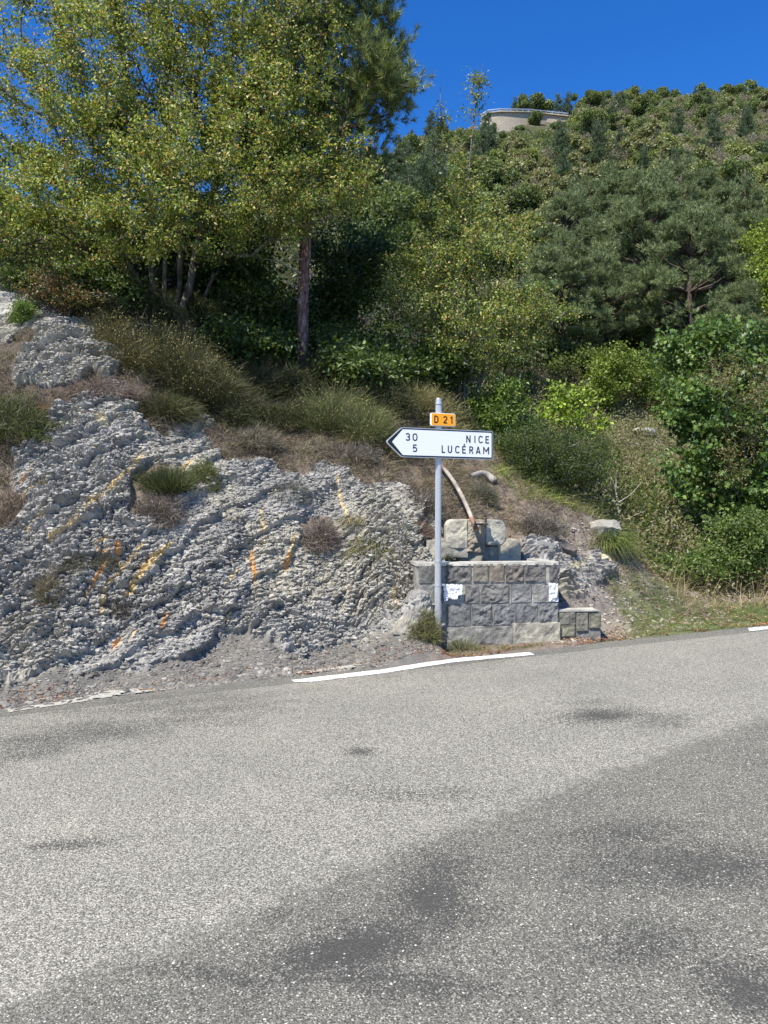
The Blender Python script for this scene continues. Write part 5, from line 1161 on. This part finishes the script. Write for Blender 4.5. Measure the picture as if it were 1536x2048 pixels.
blades('roadside_grass', 60000, s_rect(3.0, 8.5, .04, 2.2), .085, .005, [(.12,.18,.045),(.17,.22,.06),(.24,.24,.11),(.09,.13,.03)], 503, thr=.28, clump=7)
blades('roadside_grass', 5500, s_rect(.65, 3.6, .03, .34), .08, .005, [(.12,.16,.05),(.18,.2,.07),(.26,.2,.12)], 504, thr=.42, clump=9)
blades('tall_dry_grass', 1500, s_rect(4.2, 8, 1.6, 3.0), .55, .007, [(.42,.34,.20),(.32,.24,.13)], 505, thr=.4, droop=-.25, tilt=.35)
blades('green_grass', 15000, s_rect(1.5, 5.0, 2.6, 5.0), .26, .007, [(.22,.27,.06),(.30,.33,.09),(.15,.19,.05)], 506, thr=.46, clump=2.5)
# undergrowth deep in the wood and on the gully behind the boulder
def ground_leaves(name, n, x0, x1, y0, y1, ln, cols, seed, hgt=.4, thr=.4, cl=1.2):
    r_ = np.random.default_rng(seed); X = x0 + (x1-x0) * r_.random(n); Y = y0 + (y1-y0) * r_.random(n); nz_ = fbm(X * cl, Y * cl, seed, 4); k = (nz_ > thr) & (Y - Ye(X) > 2.2); X, Y, nz_ = X[k], Y[k], nz_[k]
    Z = H(X, Y) + r_.random(len(X)) * hgt * (nz_ - thr) / .3; n = len(X); V, fs, c_ = leaves(r_, np.stack([X, Y, Z], -1), rdir(r_, n), unit(rdir(r_, n) * .7 + [0, -.3, .7]), ln * (.5 + r_.random(n)), ln * .6, pal(r_, n, cols, None, .3) * (.7 + .6 * fbm(X * 3, Y * 3, seed + 4, 3)[:, None]))
    return tag(mk(name, V, fs, M_LEAF, c_), kind='stuff')
ground_leaves('undergrowth', 60000, -8, 6, 12.2, 22, .085, DG + [(.14,.13,.05)], 601, .7)
blades('gully_grass', 70000, s_rect(2.6, 9.5, 2.6, 12), .26, .008, [(.17,.18,.07),(.24,.23,.10),(.12,.14,.05),(.30,.27,.15)], 508, thr=.36, clump=2.2)
ground_leaves('gully_scrub', 130000, 2.5, 13, 11.5, 26, .065, [(.17,.18,.06),(.22,.22,.08),(.12,.15,.04),(.25,.22,.13),(.20,.17,.12)], 602, .75, .34, 1.6)
ground_leaves('hillside_scrub', 220000, -20, 60, 25, 75, .17, [(.12,.14,.045),(.16,.17,.06),(.09,.12,.03),(.20,.18,.10),(.17,.14,.11)], 603, 1.4, .36, .6)
# pale dry stone heap half hidden by the bush at the foot of the slope
r_ = np.random.default_rng(650); sp = []; mbs = MB(); pc = on(1345, 1140)
for k in range(70):
    Vr, Fr = rock_mesh(r_, k, .05 + .07 * r_.random(), (1.3, .9, .55), 1, 5); cpx = 1300 + 105 * r_.random(); cpy = 1118 + 36 * r_.random(); q = on(cpx, cpy); mbs.add(Vr + q + [0, -.03, .03], [tuple(f) for f in Fr], np.array([.40, .36, .28]) * (.75 + .5 * r_.random()))
tag(mbs.build('stone_heap', M_STONE), 'heap of small pale dry stones partly covered by the roadside bush', 'stone heap')
# leaf litter
r_ = np.random.default_rng(700)
def litter(name, n, x0, x1, d0, d1, seed, cols, ln=.035, thr=.5):
    r_ = np.random.default_rng(seed); X = x0 + (x1-x0) * r_.random(n); D_ = d0 + (d1-d0) * r_.random(n) ** 1.5; p, w = surf(X, Ye(X) + D_); k = fbm(X * 4, D_ * 6, seed, 3) > thr; p = p[k]; p[:, 2] = np.maximum(p[:, 2], KX * p[:, 0]) + .008; n = len(p)
    V, fs, c_ = leaves(r_, p, unit(rdir(r_, n) * [1, 1, .25]), unit(rdir(r_, n) * .5 + [0, 0, 1]), ln * (.5 + r_.random(n)), ln * .6, pal(r_, n, cols, None, .4)); return tag(mk(name, V, fs, M_STRAND, c_), kind='stuff')
RED = [(.26,.09,.05), (.34,.15,.07), (.20,.10,.06), (.42,.26,.12)]
litter('leaf_litter', 1500, -3.6, .7, .03, .35, 701, RED, .026, .54)
litter('leaf_litter', 2400, .6, 8, -.03, .22, 702, RED, .028, .5)
litter('leaf_litter', 4500, 1.0, 5, .2, 2.6, 703, [(.28,.16,.10),(.36,.25,.15),(.22,.15,.10)], .035, .45)

# ------------------------------------------------------------------ far hillside trees and shrubs (copies of a few kinds)
def far_scrub(name, n, seed):
    r_ = np.random.default_rng(seed); Y = 45 + 110 * r_.random(n) ** .8; t = (800 + 760 * r_.random(n) - 768) / F; X = t * Y; c1, c2, cx, cy, hx, hy = voro(X * .42, Y * .42, 5)
    pxq = 768 + t * F; ok = ~((pxq > 950) & (pxq < 1145) & (Y > 118)); X, Y, c1, hx, hy = X[ok], Y[ok], c1[ok], hx[ok], hy[ok]
    hh_ = np.clip(1 - c1 * 1.25, 0, 1) * (.5 + 1.7 * hsh(hx, hy, 4)); k = (hh_ > .12) & (fbm(X * .08, Y * .08, 6, 3) > .30); X, Y, hh_, hx, hy = X[k], Y[k], hh_[k], hx[k], hy[k]; n = len(X)
    Z = H(X, Y) - .1 + hh_ * (.5 + .5 * r_.random(n)); kind = hsh(hx, hy, 8); base = np.where(kind[:, None] < .3, np.array([[.24,.20,.15]]), np.where(kind[:, None] < .55, np.array([[.19,.21,.09]]), np.where(kind[:, None] < .8, np.array([[.14,.18,.07]]), np.array([[.24,.255,.11]]))))  # heath tones lightened as painted haze
    col = base * (.7 + .6 * r_.random((n, 1))) * (.8 + .4 * hsh(hx, hy, 9)[:, None]); V, fs, c_ = leaves(r_, np.stack([X, Y, Z], -1), rdir(r_, n), unit(rdir(r_, n) + [0, -.2, .6]), .26 * (.5 + r_.random(n)), .2, col)
    return tag(mk(name, V, fs, M_LEAF, c_), kind='stuff')
far_scrub('hillside_heath', 420000, 611)
def blob_proto(name, r_, lobes_, nleaf, ln, cols, trunk_h, bark, seed, kind='leaf', wd=.7):
    rg = np.random.default_rng(seed); i = rg.choice(len(lobes_), nleaf, p=(lambda w: w / w.sum())(np.array([l[3]**2 for l in lobes_]))); Lb = np.array(lobes_)[i]; d = rdir(rg, nleaf)
    bumpy = .6 + .8 * fbm(d[:, 0] * 3 + i * 1.7, d[:, 1] * 3 + d[:, 2] * 2, seed, 3)[:, None]
    q = Lb[:, :3] + d * Lb[:, 3:4] * bumpy * (rg.random((nleaf, 1)) ** .28) * np.array([1, 1, .85]); cl = pal(rg, nleaf, cols, None, .3) * (.8 + .4 * hsh(i, i * 3, seed)[:, None])
    if kind == 'leaf': V, fs, c_ = leaves(rg, q, unit(rdir(rg, nleaf) + d * .5), unit(d + rdir(rg, nleaf) * .9 + [0, 0, .3]), ln * (.6 + .8 * rg.random(nleaf)), ln * wd, cl)
    else: V, fs, c_ = ribbons(rg, q, unit(d * .6 + rdir(rg, nleaf) * .8 + [0, 0, .5]), ln * (.6 + .8 * rg.random(nleaf)), ln * .16, np.zeros((nleaf, 3)), 1, cl)
    crown = mesh_data(name + '_crown', V, fs, M_LEAF if kind == 'leaf' else M_NEEDLE, c_)
    tr = [[(0, 0, -.5), (.03, 0, trunk_h * .4), (.0, .03, trunk_h * .75), (.05, 0, trunk_h)]]; A_ = [np.array(tr[0], float)]
    pts = np.concatenate([A_[0]] + [np.array([[0, 0, trunk_h * .5], np.array(l[:3]) * .6 + [0, 0, trunk_h * .2], l[:3]], float) for l in lobes_]); par = [-1, 0, 1, 2]; n = 4
    for l in lobes_: par += [1, n, n + 1]; n += 3
    rr_ = np.array([.09, .08, .06, .04] + [.05, .035, .02] * len(lobes_)) * max(.4, trunk_h / 3); V, fs = tubes(pts, np.array(par), rr_, 6); trunk = mesh_data(name + '_trunk', V, fs, bark, None, True); return crown, trunk
def conifer_proto(seed, h, r, n, cols, ln=.16):
    rg = np.random.default_rng(seed); nb = 34; zb = np.linspace(.12, .98, nb) * h; rad = r * (1 - (zb / h) ** 1.3) * (.7 + .6 * rg.random(nb)) + .12; ph = rg.random(nb) * 6.28
    pts = [[0, 0, -.5]]; par = [-1]
    for k in range(1, 13): pts.append([0, 0, h * k / 12.]); par.append(k - 1)
    rrl = [.11 * (h / 5) * (1 - k / 14.) for k in range(13)]; ends = []
    for k in range(nb):
        i0 = max(1, int(zb[k] / h * 12)); p0 = np.array(pts[i0]); e = p0 + [math.cos(ph[k]) * rad[k], math.sin(ph[k]) * rad[k], rad[k] * .25]; m = len(pts); pts += [list((p0 + e) / 2 + [0, 0, -.03]), list(e)]; par += [i0, m]; rrl += [.025, .012]; ends.append((p0, e))
    V, fs = tubes(np.array(pts), np.array(par), np.array(rrl), 6); trunk = mesh_data('conifer_trunk', V, fs, M_PINEBARK, None, True)
    i = rg.choice(nb, n // 14, p=rad / rad.sum()); t = .25 + .8 * rg.random((len(i), 1)) ** .7; a_ = np.array([x[0] for x in ends])[i]; b_ = np.array([x[1] for x in ends])[i]; c = a_ + (b_ - a_) * t + rg.normal(size=(len(i), 3)) * [.15 * r, .15 * r, .07 * r]
    V, fs, c_ = needle_tufts(rg, c, unit((b_ - a_) + [0, 0, .5 * r]), 14, ln, ln * .13, cols, None, 1.1); return mesh_data('conifer_crown', V, fs, M_NEEDLE, c_), trunk
def pine_proto(seed, h, w, npad, n, cols, ln=.16):
    """rounded mountain pine: foliage in irregular pads"""
    rg = np.random.default_rng(seed); d = rdir(rg, npad); c0 = np.array([0, 0, h * .54]); pads = c0 + d * np.array([w, w, h * .46]) * np.where(d[:, 2:3] > .2, np.array([[.8, .8, 1]]), 1.) * (.55 + .45 * rg.random((npad, 1)))
    pts = [np.array([0, 0, -.8]) ] + [np.array([.1 * math.sin(k), .08 * math.cos(k * 1.3), h * .9 * k / 9.]) for k in range(1, 10)]; par = [-1] + list(range(9)); rrl = [.15 * (h / 6) * (1 - k / 11.) for k in range(10)]
    for q in pads:
        i0 = int(np.clip((q[2] - .25 * w) / (h * .9) * 9, 2, 9)); m = len(pts); p0 = pts[i0]; pts += [p0 * .5 + q * .5 - [0, 0, .12], q]; par += [i0, m]; rrl += [.035, .015]
    V, fs = tubes(np.array(pts), np.array(par), np.array(rrl), 6); trunk = mesh_data('pine_trunk', V, fs, M_DARKBARK, None, True)
    m = n // 16; i = rg.integers(0, npad, m); u = rdir(rg, m); sz = (.28 + .3 * hsh(i, i * 7, seed))[:, None] * w * .55; c = pads[i] + u * sz * np.array([1, 1, .45]) * rg.random((m, 1)) ** .35
    V, fs, c_ = needle_tufts(rg, c, unit(u * [1, 1, .6] + [0, 0, .5]), 16, ln, ln * .11, cols, None, .95); return mesh_data('pine_crown', V, fs, M_NEEDLE, c_), trunk
def place(name, protos, k, pos, s, rz, label, cat, group):
    cr, tr = protos[k % len(protos)]; t = thing(name, label, cat, tuple(pos), group); t.rotation_euler = (0, 0, rz); t.scale = (s, s, s * 1.0)
    for nm, me in (('trunk', tr), ('crown', cr)):
        if me is not None: o_ = bpy.data.objects.new(nm, me); C.objects.link(o_); o_.parent = t
    return t
BG = [(.165,.21,.085), (.22,.265,.11), (.11,.15,.058)]      # blue-green pine
pines = [pine_proto(800 + k, 6.4, 1.9, 84 + 8 * k, 90000, BG, .14) for k in range(3)]
# blue-green pines on the lower hillside
PG = 'blue-green pines on the lower hillside'
for k, (px, py, s, dist, lab) in enumerate([
    (1180, 560, 1.0, 36, 'blue-green pine at the left of the pine group, above the yellow-green shrub'),
    (1290, 600, 1.15, 34, 'blue-green pine with dark gap beneath, in the centre of the pine group'),
    (1380, 640, 1.2, 32, 'largest blue-green pine, low in the group above the maple'),
    (1440, 560, 1.1, 37, 'blue-green pine at the right side of the pine group'),
    (1240, 470, 1.0, 43, 'paler blue-green pine behind the group, beside the pale leafy tree'),
    (1360, 450, 1.15, 44, 'tall blue-green pine forming the top of the group'),
    (1500, 470, 1.0, 46, 'blue-green pine at the right edge behind the yellow-green tree'),
    (1120, 640, .8, 31, 'small blue-green pine low down left of the group'),
    (1130, 500, .9, 41, 'grey-green pine behind the right arm of the yellow-orange tree'),
    (1470, 660, .9, 30, 'dark blue-green pine right above the maple crown'),
    (1330, 560, 1.0, 39, 'blue-green pine between the centre pine and the right side of the group'),
    (1200, 640, .75, 32, 'short blue-green pine at the foot of the group on the left'),
    (1420, 420, 1.0, 50, 'far blue-green pine behind the right shoulder of the group'),
    (1180, 400, .9, 52, 'far blue-green pine left of the pale leafy tree')]):
    dist = dist * .86; X = (px - 768) / F * dist; z = float(H(X, dist)); rr_ = np.random.default_rng(k)
    place('pine_tree', pines, k, (X, dist, z - .3), s * (.78 + .3 * ((k * 37) % 10) / 10), rr_.random() * 6.28, lab, 'tree', PG)
up = [conifer_proto(890 + k, 7.0, 1.7, 30000, BG, .17) for k in range(2)]
for k, (px, s, dist, lab) in enumerate([(1150, .8, 38, 'upright green conifer at the left rim of the pine group'), (1320, .95, 40, 'upright green conifer rising inside the pine group'), (1255, .75, 33, 'narrow green conifer near the front of the pine group'), (1490, .9, 39, 'upright green conifer near the right edge of the pine group')]):
    X = (px - 768) / F * dist; place('conifer_tree', up, k, (X, dist, float(H(X, dist)) - .3), s, k * 1.3, lab, 'tree', PG)
palet = blob_proto('pale_tree', 0, [(0,0,2.6,1.2),(.8,.2,2.2,.9),(-.8,0,2.2,.9),(.2,.3,3.4,.8)], 9000, .17, [(.30,.36,.17),(.38,.43,.24),(.20,.27,.10)], 2.4, M_BARK, 811)
X = (1265-768)/F*47; place('pale_tree', [palet], 0, (X, 47, float(H(X, 47))), 1.0, .4, 'pale whitish-green leafy tree among the tops of the blue-green pines', 'tree', None)
# shared kinds for the hillside; slight distance haze is put into their pale palettes
def lob5(rg, w, h, n=5): return [(rg.normal() * w * .5, rg.normal() * w * .5, h * (.25 + .65 * rg.random()), w * (.28 + .3 * rg.random())) for _ in range(n + 3)]
KINDS = {
 'oak': ([blob_proto('oak', 0, lob5(np.random.default_rng(k), 1.5, 2.6, 6), 6500, .20, [(.14,.185,.06),(.19,.235,.08),(.10,.145,.045)], 1.6, M_BARK, 820 + k) for k in range(3)], 'round_tree', 'round dark green leafy tree on the far hillside'),
 'lime': ([blob_proto('lime', 0, lob5(np.random.default_rng(10 + k), 1.2, 2.0, 5), 5000, .18, [(.23,.27,.09),(.30,.33,.11),(.17,.21,.065)], 1.2, M_BARK, 830 + k) for k in range(2)], 'leafy_shrub', 'light yellow-green leafy shrub on the far hillside'),
 'olive': ([blob_proto('olive', 0, lob5(np.random.default_rng(20 + k), .9, 1.1, 5), 3800, .15, [(.21,.22,.10),(.27,.27,.135),(.16,.175,.075)], .5, M_BARK, 840 + k) for k in range(2)], 'low_shrub', 'low olive grey shrub on the far hillside'),
 'brown': ([blob_proto('brown', 0, lob5(np.random.default_rng(30 + k), .8, .7, 5), 3000, .15, [(.22,.185,.14),(.27,.225,.17),(.17,.16,.09)], .3, M_BARK, 850 + k, 'strand') for k in range(2)], 'heath_shrub', 'brown-grey dry heathy shrub on the far hillside'),
 'pale': ([blob_proto('pale', 0, lob5(np.random.default_rng(40), .8, .9, 4), 2600, .20, [(.36,.34,.22),(.44,.42,.29)], .3, M_BARK, 860, 'strand')], 'pale_broom', 'pale straw-coloured broom bush on the far hillside'),
 'fir': ([conifer_proto(870 + k, 5.2, 1.25, 16000, [(.09,.135,.06),(.12,.17,.075),(.065,.10,.05)], .2) for k in range(2)], 'conifer_tree', 'pointed dark conifer on the far hillside')}
rg = np.random.default_rng(900)
pxx, pyy, kk = [], [], []
def scatter(kind, n, x0, x1, y0, y1, smin=.8, smax=1.3):
    a = x0 + (x1 - x0) * rg.random(n); b_ = y0 + (y1 - y0) * rg.random(n); hp = hit(a, b_)
    for p in hp:
        if np.isnan(p[0]) or p[1] < 27: continue
        qx = 768 + p[0] / p[1] * F; qy = 1024 - (p[2] - CAMZ) / p[1] * F
        if 945 < qx < 1150 and qy < 305: continue
        ps, nm, lab = KINDS[kind]; s = smin + (smax - smin) * rg.random()
        place(nm, ps, int(rg.integers(0, 9)), p - [0, 0, .25], s, rg.random() * 6.28, lab, 'tree' if kind in ('oak', 'fir') else 'shrub', {'oak': 'round trees on the far hillside', 'lime': 'light green shrubs on the far hillside', 'olive': 'low olive shrubs on the far hillside', 'brown': 'brown heathy shrubs on the far hillside', 'pale': 'pale brooms on the far hillside', 'fir': 'conifers on the far hillside'}[kind])
scatter('oak', 120, 820, 1560, 215, 520, .35, 1.25)
scatter('lime', 130, 820, 1560, 225, 560, .4, 1.2)
scatter('olive', 280, 820, 1560, 205, 500, .5, 1.8)
scatter('brown', 150, 900, 1560, 205, 440, .9, 1.8)
scatter('oak', 34, 735, 880, 285, 520, .6, 1.3)
scatter('fir', 12, 735, 880, 285, 480, .6, 1.2)
scatter('pale', 46, 1280, 1560, 270, 400, .6, 1.3)
scatter('fir', 34, 800, 1540, 215, 480, .45, 1.1)
# skyline trees: stand on the crest, tops against the sky
def crest(kind, px, s, lab, d=148, cat='tree', off=0.):
    X = (px - 768) / F * d; ps, nm, _ = KINDS[kind]; d = d + (11 if 1000 < px < 1155 else 0); X = (px - 768) / F * d; p = (X, d, float(H(X, d)) - .3 - .7 * s + off); p = (p[0], p[1], p[2] + (4.2 if 1000 < px < 1145 else 0)); return place(nm, ps, int(px) % 7, p, s, px % 6.0, lab, cat, None)
for px, kind, s, lab in [
    (850,'oak',1.5,'round green tree where the hill crest drops behind the yellow shoots'), (880,'oak',1.7,'second round tree on the falling crest left of the stone wall'), (910,'olive',2.2,'olive tinted shrub on the crest just left of the stone wall'),
    (820,'fir',1.3,'dark conifer at the low left end of the hill crest'), (797,'fir',1.5,'lowest conifer on the crest beside the big pine'),
    (1005,'oak',1.5,'round tree above the left part of the hilltop stone wall'), (1030,'fir',1.3,'small conifer above the middle of the hilltop stone wall'), (1048,'oak',1.9,'bushy green tree behind the middle of the hilltop wall'), (1078,'oak',2.1,'spreading green tree behind the hilltop wall, left of the tallest conifer'), (1100,'lime',2.4,'light green bush behind the right part of the hilltop wall'), (1115,'fir',1.9,'tallest pointed conifer on the skyline above the stone wall'), (1137,'fir',1.6,'second conifer on the skyline right of the tallest one'), 
    (1170,'oak',1.9,'broad green tree on the skyline right of the two conifers'), (1200,'oak',1.6,'dense green tree on the skyline beside the broad one'), (1235,'oak',1.4,'small round tree on the skyline left of the bare patch'), (1265,'lime',1.9,'light green bush on the skyline near its middle'),
    (1300,'oak',1.5,'green tree on the skyline above the brown slope'), (1335,'oak',1.6,'dark tree on the skyline between two light bushes'), (1362,'lime',1.8,'light bush on the skyline left of the lone thin tree'), (1392,'fir',1.0,'lone thin conifer standing up from the skyline at right'), (1418,'oak',1.8,'wide dark green tree on the skyline right of the lone thin one'), (1450,'oak',1.9,'large dark rounded tree on the skyline near the right edge'), (1485,'oak',1.6,'dark tree on the skyline just before the right edge'), (1520,'oak',1.8,'dark green tree on the skyline at the right edge')]:
    crest(kind, px, s * (.62 + .30 * math.sin(px * 1.7) ** 2), lab, 146 + 5 * math.sin(px))
for px, py, s, lab in [(985, 268, .62, 'small bush against the foot of the hilltop wall near its left end'), (1112, 262, .7, 'small bush against the foot of the hilltop wall near its right end'), (1040, 266, .6, 'small bush against the foot of the hilltop wall near its middle'), (1074, 252, 1.0, 'round green tree standing in front of the gap in the hilltop wall'), (1000, 300, .8, 'green tree just below the left part of the hilltop wall'), (1185, 290, 1.5, 'large green tree below the right end of the hilltop wall'), (1150, 275, 1.0, 'green tree at the right end of the hilltop wall')]:
    p = on(px, py); place('round_tree', KINDS['oak'][0], int(px), p - [0, 0, .3], s, 1., lab, 'tree', None)
# hilltop retaining wall with guard rail
wt = thing('retaining_wall', 'long pale stone retaining wall with a guard rail near the hilltop', 'wall', tuple(P(1050, 250, 128)))
def wall_pts(x): t = (x - 962) / 175.; return P(x, 0, 143 + 4 * t + 3 * (1 - math.sin(math.pi * min(1, t + .25))))[:2]
xs_ = np.linspace(962, 1137, 60); top = np.interp(xs_, [962, 975, 1000, 1060, 1137], [236, 227, 224, 225, 233]); W2 = np.array([wall_pts(x) for x in xs_]); Zt = CAMZ - (top - 1024) / F * W2[:, 1]
nv = 14; V = np.zeros((nv, 60, 3))
for k in range(nv): V[k, :, :2] = W2 + [0, .02 * k]; V[k, :, 2] = Zt - (nv - 1 - k) / (nv - 1) * 4.2
idx = np.arange(nv * 60).reshape(nv, 60); f1_ = np.stack([idx[:-1, :-1], idx[:-1, 1:], idx[1:, 1:], idx[1:, :-1]], -1).reshape(-1, 4)
Vb = V[-1] + [0, .9, 0]; Vb2 = V[0] + [0, 1.2, 0]; A0 = np.arange(59)
f2_ = np.stack([idx[-1, :-1], idx[-1, 1:], nv*60 + A0 + 1, nv*60 + A0], -1); f3_ = np.stack([nv*60 + A0, nv*60 + A0 + 1, nv*60 + 60 + A0 + 1, nv*60 + 60 + A0], -1)
m, N, L, b = newmat('wall_stone', .9, .1); tc = nd(N, 'ShaderNodeTexCoord'); mp = nd(N, 'ShaderNodeMapping'); mp.inputs['Rotation'].default_value = (math.radians(90), 0, 0); L.new(tc.outputs['Object'], mp.inputs[0])
bk = nd(N, 'ShaderNodeTexBrick'); bk.inputs['Scale'].default_value = 1.6; bk.inputs['Color1'].default_value = (.46, .40, .30, 1); bk.inputs['Color2'].default_value = (.34, .30, .235, 1); bk.inputs['Mortar'].default_value = (.2, .18, .14, 1); L.new(mp.outputs[0], bk.inputs[0]); L.new(bk.outputs[0], b.inputs['Base Color'])
mk('stonework', np.concatenate([V.reshape(-1, 3), Vb, Vb2]), np.concatenate([f1_, f2_, f3_]), m, parent=wt)
mb = MB()
for i in range(59):
    a0 = np.array([*W2[i], Zt[i] + .01]); a1 = np.array([*W2[i+1], Zt[i+1] + .01]); box(mb, a0 + [0, -.12, 0], a1 - a0, (0, 1.1, 0), (0, 0, .22), (.42, .38, .31))
mb.build('coping', M_CONC, wt)
mb = MB()
for i in range(0, 59, 1):
    a0 = np.array([*W2[i], Zt[i] + .55]); a1 = np.array([*W2[i+1], Zt[i+1] + .55]); box(mb, a0, a1 - a0, (0, .06, 0), (0, 0, .16), (1, 1, 1))
for i in range(0, 60, 4): box(mb, np.array([*W2[i], Zt[i] + .22]) + [0, .08, 0], (.12, 0, 0), (0, .1, 0), (0, 0, .45), (1, 1, 1))
mb.build('guard_rail', M_GALV, wt)
